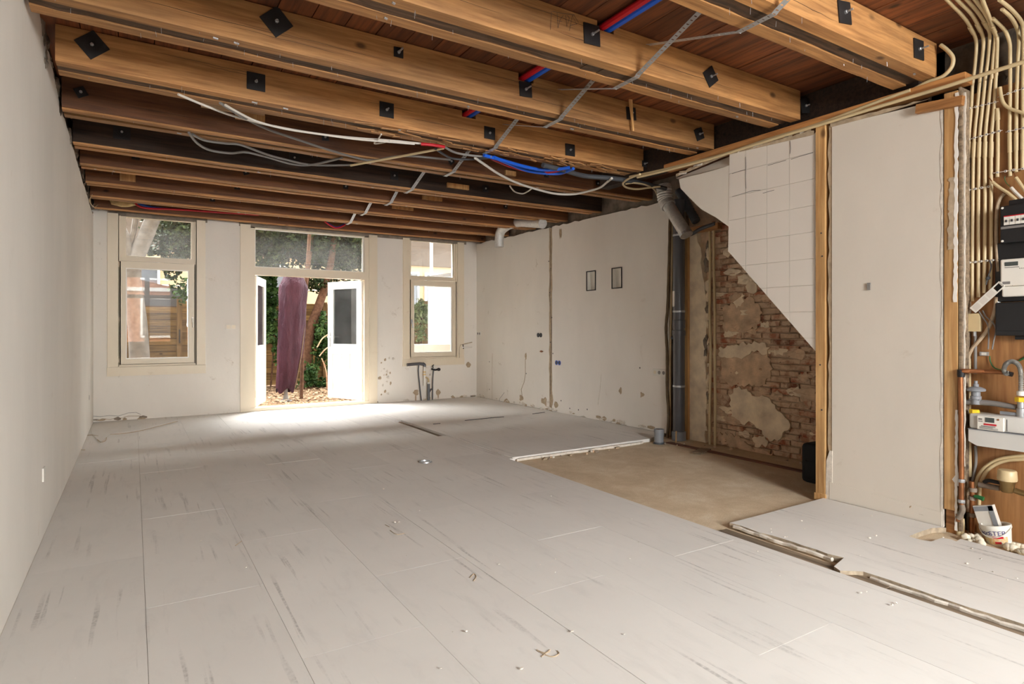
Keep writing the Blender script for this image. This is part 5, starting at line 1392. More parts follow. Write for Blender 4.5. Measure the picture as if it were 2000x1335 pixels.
# tilted white cover strip and box below the conduits
cs = thing('switch_cover', (4.468, 1.694, 1.356), 'white multi-gang cover frame hanging tilted in front of the conduits', 'cover frame')
p0, p1 = Vector((4.462, 1.706, 1.369)), Vector((4.443, 1.548, 1.525))
d = (p1 - p0)
w = Vector((0, d.z, -d.y)).normalized() * 0.022
nrm = d.cross(w).normalized() * 0.003
def strip(a, b, s0, s1, m):
    A, B = p0 + d * a, p0 + d * b
    c_ = (A + B) / 2 + w * (s0 + s1) / 2
    m.obox(c_, d * (b - a) / 2, w * abs(s1 - s0) / 2, nrm)
    return m
fr = MB()
strip(0, 1, -1, -0.72, fr); strip(0, 1, 0.72, 1, fr)
for k in range(5):
    strip(k * 0.24, k * 0.24 + 0.05, -0.72, 0.72, fr)
strip(0.96, 1.0, -0.72, 0.72, fr)
fr.build('frame', 'meter_white', cs)
for k in range(4):
    if k < 3:
        strip(0.05 + k * 0.24, 0.24 + k * 0.24, -0.72, 0.72, MB()).build('insert', 'conduit_white', cs)
        q = p0 + d * (0.145 + k * 0.24) - nrm * 1.0
        MB().lathe(q, [(0.008, 0), (0.006, 0.003)], 8, tuple(nrm if nrm.x < 0 else -nrm)).build('screw', 'ink', cs)
bxp = (4.493, 1.709, 1.298)
ob = thing('cable_box', (4.493, 1.709, 1.234), 'small cream box below the tilted cover frame', 'junction box')
ya, za = yz((4.486, 1.74, 1.35)); yb_, zb_ = yz((4.486, 1.674, 1.237))
MB().prism([(ya + 0.002, zb_), (ya - 0.002, za), (yb_ + 0.008, za), (yb_, za - 0.02), (yb_ - 0.002, zb_)], 0, 4.474, 4.511).build('box', 'conduit', ob)
MB().tube([(4.493, 1.707, 1.237), (4.493, 1.707, 1.221), (4.493, 1.707, 1.208)], 0.010, 8).build('gland', 'steel', ob)
MB().tube([(4.496, 1.705, 1.211), (4.496, 1.705, 1.099), (4.496, 1.705, 0.97)], 0.009, 8).build('grey_tube', 'cable_grey', label='grey tube dropping from the cream box to the gas regulator', cat='tube', smooth=True)
MB().tube([(4.483, 1.627, 1.677), (4.483, 1.617, 1.638), (4.483, 1.633, 1.576), (4.483, 1.643, 1.526)], 0.004, 6, 4).build('thin_wire', 'cable_dark', label='thin dark wire hanging among the conduits above the tilted frame', cat='wire')
MB().lathe((4.486, 1.639, 1.561), [(0.010, 0), (0.012, 0.012), (0.008, 0.02)], 8, (-.4, -.6, .5)).build('wire_connector', 'cable_dark', label='dark wire connector hanging over the tilted frame', cat='connector')
MB().tube([(4.496, 1.554, 2.075), (4.496, 1.577, 2.048), (4.496, 1.59, 1.997), (4.496, 1.595, 1.888), (4.496, 1.595, 1.778), (4.496, 1.59, 1.683), (4.496, 1.585, 1.604)], 0.010, 8, 5).build('grey_hose', 'torn', label='brownish hose running down left of the fuse box', cat='hose', smooth=True)
MB().tube([(4.493, 1.594, 1.448), (4.493, 1.599, 1.385), (4.493, 1.615, 1.316), (4.493, 1.642, 1.244), (4.493, 1.685, 1.179), (4.493, 1.72, 1.13), (4.493, 1.74, 1.081), (4.493, 1.74, 1.026)], 0.011, 8, 5).build('grey_hose', 'torn', label='thick beige hose curving down left of the black junction box', cat='hose', smooth=True)
MB().tube([(4.499, 1.742, 1.065), (4.499, 1.742, 0.87), (4.499, 1.742, 0.642), (4.499, 1.739, 0.48), (4.499, 1.736, 0.319)], 0.0125, 8, 4).build('yellow_conduit', 'conduit', label='yellowed conduit standing behind the copper pipe', cat='conduit', smooth=True)
MB().tube([(4.499, 1.706, 0.518), (4.499, 1.703, 0.422), (4.499, 1.714, 0.339), (4.499, 1.728, 0.272)], 0.0085, 8, 4).build('grey_tube', 'cable_grey', label='grey tube below the gas meter', cat='tube', smooth=True)
MB().tube([(4.486, 1.682, 1.362), (4.486, 1.66, 1.323), (4.486, 1.636, 1.279), (4.486, 1.631, 1.212), (4.486, 1.634, 1.127)], 0.0042, 6, 5).build('thin_cable', 'cable_grey', label='left thin grey cable feeding the small splitter', cat='cable', smooth=True)
MB().tube([(4.486, 1.663, 1.368), (4.486, 1.644, 1.329), (4.486, 1.613, 1.297), (4.486, 1.594, 1.25), (4.486, 1.605, 1.181), (4.486, 1.613, 1.127)], 0.0042, 6, 5).build('thin_cable', 'cable_grey', label='right thin grey cable feeding the small splitter', cat='cable', smooth=True)
sp = thing('cable_splitter', (4.6, 1.664, 1.082), 'small white and silver cable splitter on the plywood', 'splitter')
ya, za = yz((4.6, 1.686, 1.11)); yb_, zb_ = yz((4.6, 1.64, 1.086))
MB().box(4.505, 4.517, yb_, ya, zb_, za).build('body', 'steel', sp)
MB().box(4.504, 4.506, yb_ + .01, ya - .01, zb_ + .004, za - .004).build('sticker', 'meter_white', sp)
MB().tube([(4.508, 1.634, 1.085), (4.508, 1.631, 1.053), (4.508, 1.615, 1.019), (4.508, 1.589, 1.005), (4.508, 1.55, 1.004)], 0.0035, 6, 5).build('earth_wire', 'green', label='thin green earth wire under the splitter', cat='wire', smooth=True)
MB().tube([(4.508, 1.487, 1.063), (4.508, 1.468, 1.076), (4.508, 1.438, 1.095)], 0.005, 6, 3).build('earth_wire', 'green', label='green wire leaving at the right edge', cat='wire', smooth=True)

# cut cable ends above the fuse box
for pts, lb, mt in (([(4.474, 1.608, 2.155), (4.474, 1.572, 2.113), (4.474, 1.531, 2.074), (4.474, 1.489, 2.023)], 'cut cream cable end pointing left above the fuse box', 'conduit'), ([(4.474, 1.514, 2.102), (4.474, 1.496, 2.074), (4.474, 1.461, 2.025)], 'cut white cable end above the fuse box', 'conduit_white'),
                    ([(4.468, 1.489, 2.157), (4.468, 1.469, 2.117), (4.468, 1.44, 2.059)], 'cut cream cable end at the right edge', 'conduit')):
    o = thing('cut_cable', pts[-1], lb, 'cable', 'cut cable ends above the fuse box')
    MB().tube(pts[:], 0.009, 8, 2).build('sheath', mt, o, smooth=True)
    q, r_ = Vector(pts[0]), Vector(pts[0]) - Vector(pts[1])
    MB().tube([tuple(q), tuple(q + r_ * 0.5 + Vector((0, 0, .01)))], 0.003, 5).build('bare_core', 'copper', o)
MB().tube([(4.474, 1.514, 2.102), (4.474, 1.536, 2.131), (4.474, 1.546, 2.158), (4.474, 1.544, 2.176)], 0.002, 5, 3).build('green_wire', 'green', label='green wire core curling from the cut white cable', cat='wire')

# ---- gas pipe, regulator and meter
XG = 4.462
cp = thing('copper_pipe', (4.338, 1.718, 0.122), 'old copper pipe rising beside the stud and turning to the gas hose', 'pipe')
MB().tube([(4.338, 1.718, 0.169), (4.338, 1.718, 0.438), (4.338, 1.72, 0.754), (4.338, 1.723, 0.981)], 0.0145, 12).build('riser', 'copper', cp, smooth=True)
MB().tube([(4.338, 1.72, 0.994), (4.338, 1.685, 0.996)] + [(4.443, 1.645, 0.991), (4.443, 1.566, 0.993), (4.443, 1.521, 0.989)], 0.0135, 12, 2).build('arm', 'copper', cp, smooth=True)
MB().lathe((4.338, 1.72, 0.981), [(0.019, -.025), (0.021, -.01), (0.021, .018), (0.017, .022)], 12).build('tee', 'steel_dark', cp, smooth=True)
for v in ((4.335, 1.716, 0.318), (4.335, 1.716, 0.192)):
    MB().lathe(v, [(0.018, -.010), (0.019, 0.0), (0.018, .010)], 12).build('clamp', 'steel', cp)
MB().tube([(4.338, 1.718, 0.169), (4.338, 1.712, 0.139), (4.338, 1.723, 0.108), (4.338, 1.737, 0.079)], 0.016, 10, 3).build('foot_joint', 'masonry', cp, smooth=True)
MB().tube([(4.338, 1.737, 0.104), (4.338, 1.737, 0.06)], 0.011, 8).build('branch', 'copper', cp)
for pts, lb in (([(4.369, 1.746, 0.052), (4.369, 1.746, -0.018), (4.369, 1.741, -0.074)], 'left cream tube at the foot of the copper pipe'), ([(4.381, 1.732, 0.073), (4.381, 1.729, 0.023), (4.381, 1.732, -0.035)], 'right cream tube at the foot of the copper pipe')):
    MB().tube(pts, 0.0125, 10, 2).build('foot_tube', 'conduit', label=lb, cat='tube', smooth=True)
hs = thing('gas_hose', (4.443, 1.454, 0.882), 'ribbed steel gas hose curving over to the meter', 'hose')
hp = catmull([Vector(p) for p in [(4.431, 1.509, 0.991), (4.431, 1.526, 0.986), (4.431, 1.534, 1.007), (4.431, 1.529, 1.035), (4.431, 1.511, 1.055), (4.431, 1.489, 1.059), (4.431, 1.467, 1.044), (4.431, 1.455, 1.012), (4.431, 1.452, 0.958), (4.431, 1.452, 0.88)]], 44)
MB().tube(hp, 0.0125, 12, 0, taper=lambda t: 1.0 + 0.16 * math.sin(t * 420)).build('ribbed_tube', 'steel_dull', hs, smooth=True)
MB().tube([(4.437, 1.518, 0.987), (4.437, 1.494, 0.982)], 0.014, 10).build('end_nut', 'steel_dark', hs)
rg = thing('gas_regulator', (4.431, 1.68, 0.713), 'grey round gas pressure regulator above the meter', 'regulator')
rc = (4.431, 1.678, 0.847)
MB().lathe((rc[0], rc[1], rc[2] - 0.06), [(0.024, 0), (0.024, 0.028), (0.029, 0.032), (0.029, 0.05), (0.024, 0.052), (0.024, 0.078), (0.048, 0.082), (0.052, 0.09), (0.048, 0.098), (0.03, 0.106), (0.016, 0.110), (0.016, 0.125), (0.010, 0.127), (0.010, 0.145)], 24).build('body', 'pipe_light', rg, smooth=True)
MB().tube([(4.431, 1.735, 0.794), (4.431, 1.694, 0.798)] + [(4.443, 1.631, 0.8), (4.443, 1.566, 0.798), (4.443, 1.478, 0.789)], 0.017, 12, 2).build('cross_pipe', 'cable_grey', rg, smooth=True)
ya, za = yz((4.424, 1.707, 0.822)); yb_, zb_ = yz((4.424, 1.653, 0.812))
MB().box(4.412, 4.443, yb_, ya, zb_, za).build('flange', 'pipe_light', rg)
MB().lathe((4.424, 1.683, 0.742), [(0.026, -.012), (0.028, -.008), (0.028, .008), (0.026, .012)], 8).build('union_nut', 'yellow', rg)
gm = thing('gas_meter', (4.412, 1.555, 0.521), 'pale grey gas meter with a digital display and red stripe', 'gas meter')
XM = 4.387
y1 = 1.70; y0 = 1.36
zt = (4.387, 1.696, 0.737)[2]; zs = (4.387, 1.696, 0.636)[2]; zb = (4.387, 1.696, 0.538)[2]
MB().rbox(XM, 4.499, y0, y1, zs + 0.002, zt, 0.018).build('upper_case', 'meter_grey', gm, smooth=True)
prof = [(y1, zs), (y1, zs - 0.075), (y1 - 0.02, zb + 0.012), (y1 - 0.045, zb), (y0 + 0.045, zb), (y0 + 0.02, zb + 0.012), (y0, zs - 0.075), (y0, zs)]
MB().prism(prof, 0, XM + 0.0, 4.493).build('lower_case', 'meter_grey', gm)
MB().box(XM - 0.004, 4.501, y0 - 0.002, y1 + 0.002, zs - 0.002, zs + 0.003).build('seam_rim', 'pipe_light', gm)
a, b = yz((4.381, 1.651, 0.718)); c, d = yz((4.381, 1.517, 0.649))
MB().rbox(XM - 0.012, XM + 0.004, c, a, zs + 0.006, zt - 0.012, 0.003).build('front_plate', 'meter_white', gm)
h_ = zt - zs
def lab(fy0, fy1, fz0, fz1, m, nm):
    yy = lambda f: a + (c - a) * f
    MB().box(XM - 0.014, XM - 0.011, yy(fy1), yy(fy0), zs + 0.006 + (h_ - .018) * fz0, zs + 0.006 + (h_ - .018) * fz1).build(nm, m, gm)
lab(.32, .66, .58, .92, 'lcd', 'display')
lab(.26, .74, .36, .48, 'red', 'red_stripe')
for q in ((.06, .2, .78, .82), (.06, .2, .70, .74), (.06, .22, .58, .62), (.16, .7, .26, .30), (.1, .8, .14, .16), (.1, .8, .07, .09), (.1, .6, .2, .22)):
    lab(*q, 'ink', 'printed_line')
MB().lathe((XM - 0.012, a + (c - a) * .8, zs + h_ * .75), [(0.006, 0), (0.005, 0.003)], 10, (-1, 0, 0)).build('button', 'copper', gm)
MB().box(XM - 0.002, XM + 0.003, c - 0.014, c - 0.011, zs + 0.012, zt - 0.02).build('side_clip', 'ink', gm)
MB().box(4.418, 4.443, 1.42, 1.55, zt + 0.004, zt + 0.022).build('tag_plate', 'pipe_light', gm)
un = thing('gas_union', (4.5, 1.475, 0.754), 'steel gas union with a yellow nut on the right of the meter', 'pipe union')
uc = (4.431, 1.452, 0.837)
MB().lathe((uc[0], uc[1], zt - 0.002), [(0.020, 0), (0.022, 0.004), (0.022, 0.05), (0.018, 0.054), (0.018, 0.10)], 16).build('sleeve', 'steel', un, smooth=True)
MB().lathe((uc[0], uc[1], (4.431, 1.452, 0.837)[2] - .012), [(0.030, 0), (0.032, 0.004), (0.032, 0.022), (0.030, 0.026)], 8).build('union_nut', 'yellow', un)
MB().lathe((uc[0], uc[1], (4.431, 1.452, 0.861)[2]), [(0.021, 0), (0.021, 0.024), (0.015, 0.028)], 14).build('collar', 'meter_white', un, smooth=True)

# ---- water meter, valve and curved tubes
for pts, lb in (([(4.486, 1.431, 0.504), (4.486, 1.493, 0.49), (4.486, 1.556, 0.469), (4.486, 1.607, 0.438), (4.486, 1.655, 0.388), (4.486, 1.685, 0.331), (4.486, 1.698, 0.28), (4.486, 1.707, 0.246)], 'upper of two curved cream tubes under the gas meter'),
                ([(4.48, 1.429, 0.487), (4.48, 1.478, 0.475), (4.48, 1.538, 0.458), (4.48, 1.592, 0.426), (4.48, 1.632, 0.384), (4.48, 1.658, 0.331), (4.48, 1.674, 0.27), (4.48, 1.68, 0.157)], 'lower of two curved cream tubes under the gas meter')):
    MB().tube(pts, 0.0105, 10, 5).build('curved_tube', 'conduit', label=lb, cat='tube', smooth=True)
wm = thing('water_meter', (4.412, 1.515, 0.278), 'round brass water meter with a cream lid', 'water meter')
wc = (4.412, 1.512, 0.29)
MB().lathe((wc[0], wc[1], wc[2] - 0.008), [(0.026, 0), (0.034, 0.01), (0.036, 0.05), (0.040, 0.058), (0.041, 0.075)], 20).build('body', 'brass', wm, smooth=True)
MB().lathe((wc[0], wc[1], wc[2] + 0.062), [(0.047, 0), (0.050, 0.01), (0.047, 0.055), (0.042, 0.062), (0.036, 0.063)], 20).build('lid', 'conduit', wm, smooth=True)
MB().tube([(4.443, 1.666, 0.29), (4.443, 1.631, 0.291), (4.443, 1.592, 0.29), (4.443, 1.561, 0.291)], 0.017, 10, 2).build('inlet_pipe', 'masonry', wm, smooth=True)
MB().tube([(4.418, 1.477, 0.3), (4.418, 1.446, 0.293), (4.418, 1.41, 0.289)], 0.017, 10, 2).build('outlet_pipe', 'brass', wm, smooth=True)
MB().tube([(4.443, 1.639, 0.308), (4.443, 1.618, 0.325), (4.443, 1.566, 0.324), (4.443, 1.536, 0.318)], 0.012, 8, 3).build('lead', 'black', wm, smooth=True)
vp = thing('water_riser', (4.418, 1.692, -0.027), 'rusty water riser with a green valve handle', 'valve')
MB().tube([(4.424, 1.697, -0.033), (4.424, 1.697, 0.114), (4.424, 1.694, 0.194), (4.424, 1.694, 0.257), (4.424, 1.697, 0.305)], 0.014, 10).build('riser', 'copper', vp, smooth=True)
for v, r in (((4.424, 1.691, 0.255), .021), ((4.424, 1.694, 0.203), .020), ((4.424, 1.694, 0.098), .019)):
    MB().lathe(v, [(r, -.012), (r * 1.08, 0), (r, .012)], 12).build('fitting', 'masonry', vp, smooth=True)
MB().tube([(4.406, 1.676, 0.22), (4.406, 1.657, 0.221), (4.406, 1.628, 0.215)], 0.0125, 10, taper=lambda t: 0.8 + .35 * t).build('green_handle', 'green', vp, smooth=True)
MB().tube([(4.443, 1.726, 0.103), (4.443, 1.726, -0.009)], 0.010, 8).build('brown_riser', 'cable_brown', vp, smooth=True)

# ---- bucket, box and pebbles in the foot of the cupboard
bk = thing('paint_bucket', (4.354, 1.547, -0.02), 'small white printed bucket tilted at the foot of the cupboard', 'bucket')
bc = Vector((4.356, 1.538, -0.036))
tilt = Vector((-0.02, 0.20, 1)).normalized()
r0, r1, hb = 0.058, 0.074, 0.122
base = Vector((bc.x + 0.03, bc.y, bc.z + 0.002))
MB().lathe(tuple(base), [(r0 * .96, 0), (r0, 0.006), (r1, hb - 0.02), (r1 + .004, hb - 0.019), (r1 + .004, hb), (r1 - .006, hb), (r0 - .004, 0.01)], 32, tuple(tilt)).build('shell', 'meter_white', bk, smooth=True)
uu = Vector((0, 0, 1)).cross(tilt)
ex = Vector((-1, 0, 0)); ex = (ex - tilt * ex.dot(tilt)).normalized()
ey = tilt.cross(ex)
def on_bucket(ang, hh, lift=0.0008):
    rr = r0 + (r1 - r0) * (hh - 0.006) / (hb - 0.026) + lift
    return base + tilt * hh + (ex * math.cos(ang) + ey * math.sin(ang)) * rr
def label_band(a0, a1, h0, h1, mat, nm, lift, n=16):
    m = MB()
    vs, fs = [], []
    for k in range(n + 1):
        a = a0 + (a1 - a0) * k / n
        for hh, l in ((h0, lift), (h1, lift), (h1, 0.0), (h0, 0.0)):
            vs.append(tuple(on_bucket(a, hh, l)))
        if k:
            b = 4 * (k - 1)
            for j in range(4):
                fs.append((b + j, b + (j + 1) % 4, b + 4 + (j + 1) % 4, b + 4 + j))
    fs += [(0, 1, 2, 3), (4 * n + 3, 4 * n + 2, 4 * n + 1, 4 * n)]
    m.add(vs, fs)
    return m.build(nm, mat, bk)
def lettered():
    t = NT('printed_label')
    f = t.noise(t.pos(), 34.0, 4, 0.7)
    c = t.ramp(f, [(0.34, srgb(176, 190, 196)), (0.45, srgb(206, 196, 160)), (0.55, srgb(214, 170, 110)), (0.66, srgb(210, 204, 178))])
    return t.done(c, 0.5)
M['print'] = lettered()
label_band(-1.1, 1.1, 0.012, 0.058, 'print', 'printed_label', 0.0006)
sgn = 1 if ey.y < 0 else -1
label_band(-0.05 * sgn, 0.75 * sgn, 0.048, 0.060, 'red', 'red_flash', 0.0012)
label_band(0.05 * sgn, 0.55 * sgn, 0.018, 0.030, 'red', 'red_flash', 0.0012)
def wrap_text(txt, ang0, h0, size, mat, lift=0.0016, out=0.0):
    cu = bpy.data.curves.new('lettering', 'FONT')
    cu.body = txt
    cu.size = size
    cu.extrude = 0.0004
    if out:
        cu.offset = out
    tmp = bpy.data.objects.new('lettering_source', cu)
    COL.objects.link(tmp)
    bpy.context.view_layer.update()
    me = bpy.data.meshes.new_from_object(tmp.evaluated_get(bpy.context.evaluated_depsgraph_get()))
    bpy.data.objects.remove(tmp)
    m = MB()
    vs = [tuple(on_bucket(ang0 + sgn * v.co.x / 0.068, h0 + v.co.y, lift + v.co.z)) for v in me.vertices]
    m.add(vs, [tuple(p.vertices) for p in me.polygons])
    bpy.data.meshes.remove(me)
    return m.build('lettering', mat, bk, fix=False)
wrap_text('RGO', -0.95 * sgn, 0.068, 0.026, 'ink_blue', out=0.0006)
wrap_text('STEP', -0.22 * sgn, 0.066, 0.038, 'ink_blue')
hpts = [tuple(on_bucket(1.5 * sgn - 3.0 * sgn * k / 12, hb - 0.012 - 0.055 * math.sin(math.pi * k / 12), 0.008)) for k in range(13)]
MB().tube(hpts, 0.0025, 6).build('bail_handle', 'meter_white', bk)
cb = thing('carton', (4.546, 1.642, -0.02), 'slim pale carton leaning in the printed bucket', 'carton')
cc = Vector((4.381, 1.601, 0.095))
cd = Vector((0.0, 0.30, 1)).normalized()
cw = Vector((0, 1, -0.30)).normalized()
MB().obox(tuple(cc + Vector((0.02, 0, 0))), (0.018, 0, 0), tuple(cw * 0.052), tuple(cd * 0.088)).build('box', 'conduit_white', cb)
MB().obox(tuple(cc + Vector((0.0005, 0, 0)) + cd * 0.07), (0.0015, 0, 0), tuple(cw * 0.0515), tuple(cd * 0.014)).build('grey_band', 'pipe_light', cb)
MB().obox(tuple(cc + Vector((0.0005, 0, 0)) - cw * 0.038), (0.0015, 0, 0), tuple(cw * 0.012), tuple(cd * 0.086)).build('grey_band', 'pipe_light', cb)
RW = random.Random(15)
spots = [(4.246, 1.671, -0.012), (4.223, 1.643, -0.012), (4.296, 1.661, -0.012), (4.241, 1.621, -0.012), (4.252, 1.605, -0.012), (4.339, 1.688, -0.012), (4.306, 1.633, -0.012), (4.212, 1.579, -0.012), (4.278, 1.469, -0.012), (4.278, 1.45, -0.012), (4.278, 1.431, -0.012), (4.258, 1.405, -0.012), (4.258, 1.386, -0.012), (4.367, 1.453, -0.012), (4.371, 1.43, -0.012), (4.362, 1.476, -0.012)]
LBP = ['white foam pebble left of the bucket', 'white foam pebble right of the bucket']
for k, c in enumerate(spots):
    s = RW.uniform(.014, .024)
    MB().blob((c[0] + 0.03, c[1], -0.03 + s * 0.9), s * 1.1, s * 1.2, s, k, 0.12, 2).build('foam_pebble', 'polyfoam', label=LBP[0 if k < 8 else 1], cat='pebble', group='foam pebbles left of the bucket' if k < 8 else 'foam pebbles right of the bucket', smooth=True)

# ================================================================== garden behind the house
M['fence'] = wood('weathered_fence_board', srgb(150, 124, 84), srgb(100, 78, 50), 0, 0.8, ovar=0.45)
M['fence_post'] = wood('weathered_fence_post', srgb(128, 106, 76), srgb(86, 66, 44), 2, 0.8)
M['deck'] = wood('brown_deck_board', srgb(120, 86, 56), srgb(84, 56, 34), 0, 0.7, ovar=0.15)
M['soil'] = plain('garden_soil', srgb(96, 76, 56), 0.95, var=0.4, scale=14, bump=0.8)
M['render_white'] = plain('white_render', srgb(244, 242, 238), 0.8, var=0.02)
M['beige'] = plain('beige_render', srgb(160, 138, 108), 0.85, var=0.05, scale=2)
M['roof_dark'] = plain('dark_cladding', srgb(84, 72, 62), 0.8, var=0.15, scale=4)
M['win_dark'] = plain('dark_window', srgb(84, 86, 90), 0.15, var=0.1, scale=1)
M['bark'] = plain('brown_bark', srgb(92, 68, 54), 0.95, var=0.5, scale=14, bump=1.0)
M['bark_pale'] = plain('pale_grey_bark', srgb(108, 102, 96), 0.85, var=0.3, scale=10, bump=0.5)
M['low_wall'] = plain('grey_white_wall', srgb(176, 170, 162), 0.85, var=0.05)
M['street'] = plain('street_paving', srgb(150, 142, 136), 0.9, var=0.15, scale=3)
M['facade'] = plain('orange_brick_facade', srgb(184, 120, 88), 0.9, var=0.15, scale=5)

def leafmat(name, a, b, c):
    t = NT(name)
    f = t.noise(t.pos(), 3.5, 3, 0.6)
    f2 = t.noise(t.pos(), 38.0, 1, 0.5)
    s = t.math('ADD', t.math('MULTIPLY', f, 0.5), t.math('MULTIPLY', f2, 0.5))
    col = t.ramp(s, [(0.36, a), (0.5, b), (0.64, c)])
    t.b.inputs['Transmission Weight'].default_value = 0.0
    return t.done(col, 0.45)
M['ivy'] = leafmat('ivy_leaves', srgb(20, 38, 18), srgb(44, 72, 34), srgb(98, 124, 72))
M['conifer'] = leafmat('conifer_foliage', srgb(18, 28, 18), srgb(42, 56, 34), srgb(80, 94, 60))
M['shrub'] = leafmat('pale_shrub_leaves', srgb(66, 82, 48), srgb(106, 122, 78), srgb(156, 166, 126))
def chips_mat():
    t = NT('wood_chips')
    oi = t.noise(t.pos(), 45.0, 1, 0.5)
    c = t.ramp(oi, [(0.3, srgb(84, 60, 40)), (0.5, srgb(134, 108, 82)), (0.7, srgb(176, 156, 130))])
    return t.done(c, 0.9)
M['chips'] = chips_mat()
def cover_mat():
    t = NT('purple_parasol_cover')
    f = t.noise(t.pos((1, 1, 0.35)), 5.0, 5, 0.6)
    c = t.ramp(f, [(0.3, srgb(46, 24, 34)), (0.7, srgb(74, 44, 54))])
    t.bump(t.noise(t.pos((1.6, 1.6, 0.35)), 9.0, 5, 0.6, 0.8), 0.9, 0.06)
    return t.done(c, 0.42)
M['cover'] = cover_mat()

for _k in ('cover', 'fence', 'fence_post', 'ivy', 'conifer', 'shrub', 'bark', 'bark_pale', 'soil', 'chips', 'deck', 'beige', 'roof_dark'):
    M[_k].node_tree.nodes['Principled BSDF'].inputs['Specular IOR Level'].default_value = 0.12
GZ = -0.10
MB().box(-9, 14, 10.2, 26, GZ - 0.3, GZ).build('garden_ground', 'soil', kind='structure')
# wooden step outside the doors
stp = thing('deck_step', (2.4, 10.5, GZ), 'low brown wooden deck step outside the garden doors', 'deck')
for k in range(5):
    MB().box(1.35, 3.2, 10.21 + 0.145 * k, 10.345 + 0.145 * k, GZ, -0.03).build('deck_board', 'deck', stp)
R = random.Random(4)
m = MB()
for k in range(4200):
    x, y = R.uniform(0.5, 4.6), 11.0 + 4.2 * R.random() ** 1.2
    a, s = R.uniform(0, 6.3), R.uniform(.018, .045)
    d = Vector((math.cos(a), math.sin(a), R.uniform(-.35, .35))) * s
    w = Vector((-math.sin(a), math.cos(a), R.uniform(-.3, .3))) * s * R.uniform(.4, .8)
    c = Vector((x, y, GZ + R.uniform(.005, .04)))
    m.add([tuple(c - d), tuple(c - w), tuple(c + d), tuple(c + w)], [(0, 1, 2, 3)])
m.build('wood_chip_litter', 'chips', label='pale wood chips and dead leaves strewn outside the doors', cat='ground litter', kind='stuff', fix=False)

# back fence
fc = thing('garden_fence', (2.5, 15.35, GZ), 'tall horizontal board fence across the back of the garden', 'fence')
panels = [(-3.2, -0.45), (-0.40, 0.81), (0.91, 2.3), (2.36, 4.0), (4.06, 5.7), (5.76, 7.5)]
for n, (a, b) in enumerate(panels):
    top = 1.86 if n > 1 else 1.78
    MB().box(a, b, 15.327, 15.345, GZ + 0.03, top - 0.02).build('gap_dark_sheet', 'beam_old', fc)  # dark sheet added behind the boards so the gaps read dark
    z = GZ + 0.03
    while z < top - 0.1:
        MB().box(a, b, 15.30, 15.325, z, z + 0.127).build('fence_board', 'fence', fc)
        z += 0.14
for x in (-0.42, 0.86, 2.33, 4.03, 5.73):
    MB().box(x - 0.05, x + 0.05, 15.24, 15.33, GZ, 1.92).build('fence_post', 'fence_post', fc)
MB().box(0.845, 0.875, 15.22, 15.24, 0.95, 1.25).build('gate_latch', 'steel_dark', fc)
MB().prism([(0.1, 1.75), (1.5, 1.75), (1.35, 2.05), (0.05, 2.35), (-0.05, 2.3)], 1, 15.5, 18.0).build('shed_roof', 'pipe_grey', label='grey shed roof behind the fence, seen through the left window', cat='shed')

hd = thing('added_hedge', (-2.9, 12.8, GZ), 'unseen green hedge added left of the garden against bright pane reflections', 'hedge')
MB().box(-3.05, -2.95, 10.35, 15.1, GZ, 2.6).build('dead_wood', 'bark', hd)  # unseen hedge, added to keep bright sky out of the door pane

# covered parasol
pa = thing('covered_parasol', (2.47, 12.0, GZ), 'closed garden parasol in a wrinkled purple cover on a grey foot', 'parasol')
m = MB()
nn, rows = 40, 44
zb, ztp = 0.10, 2.39
cx = lambda t: 2.425 + 0.185 * t + 0.02 * math.sin(t * 5)
rad = lambda t: 0.165 + 0.075 * math.sin(min(1, t * 1.7) * math.pi / 2) - 0.16 * max(0, t - 0.86) / 0.14 * 0.8
for j in range(rows + 1):
    t = j / rows
    for k in range(nn):
        a = 2 * math.pi * k / nn
        r = rad(t) * (1 + 0.09 * math.sin(3 * a + 1.2 + 2.0 * t) + 0.05 * math.sin(7 * a + 5 * t) + 0.02 * math.sin(11 * a - 9 * t) + 0.03 * math.sin(26 * t + 2 * a) * (0.5 + 0.5 * math.sin(9 * t)))
        zj = zb + (ztp - zb) * t + (0.05 * math.sin(4 * a + 1) if j == 0 else 0)
        m.v.append((cx(t) + r * math.cos(a), 12.0 + 0.8 * r * math.sin(a), zj))
for j in range(rows):
    for k in range(nn):
        k2 = (k + 1) % nn
        m.f.append((j * nn + k, j * nn + k2, (j + 1) * nn + k2, (j + 1) * nn + k))
m.f.append(tuple(rows * nn + k for k in range(nn)))
cov = m.build('cover', 'cover', pa, smooth=True)
MB().tube([(cx(t) + rad(t) * 1.02 * math.cos(-.35), 12.0 + .8 * rad(t) * 1.04 * math.sin(-.35), zb + (ztp - zb) * t) for t in [0.02 + 0.9 * k / 30 for k in range(31)]], 0.012, 6).build('seam', 'cable_brown', cov)
MB().tube([(2.44, 12.0, GZ), (2.44, 12.0, 0.4)], 0.035, 12).build('pole', 'cable_grey', pa, smooth=True)
MB().lathe((2.44, 12.0, GZ), [(0.12, 0), (0.11, 0.02), (0.05, 0.03), (0.045, 0.10)], 18).build('foot', 'cable_grey', pa)
MB().tube([(2.78, 12.25, GZ), (2.82, 12.25, 1.4), (2.95, 12.25, 3.3)], 0.035, 10).build('mast', 'bark', pa, smooth=True)

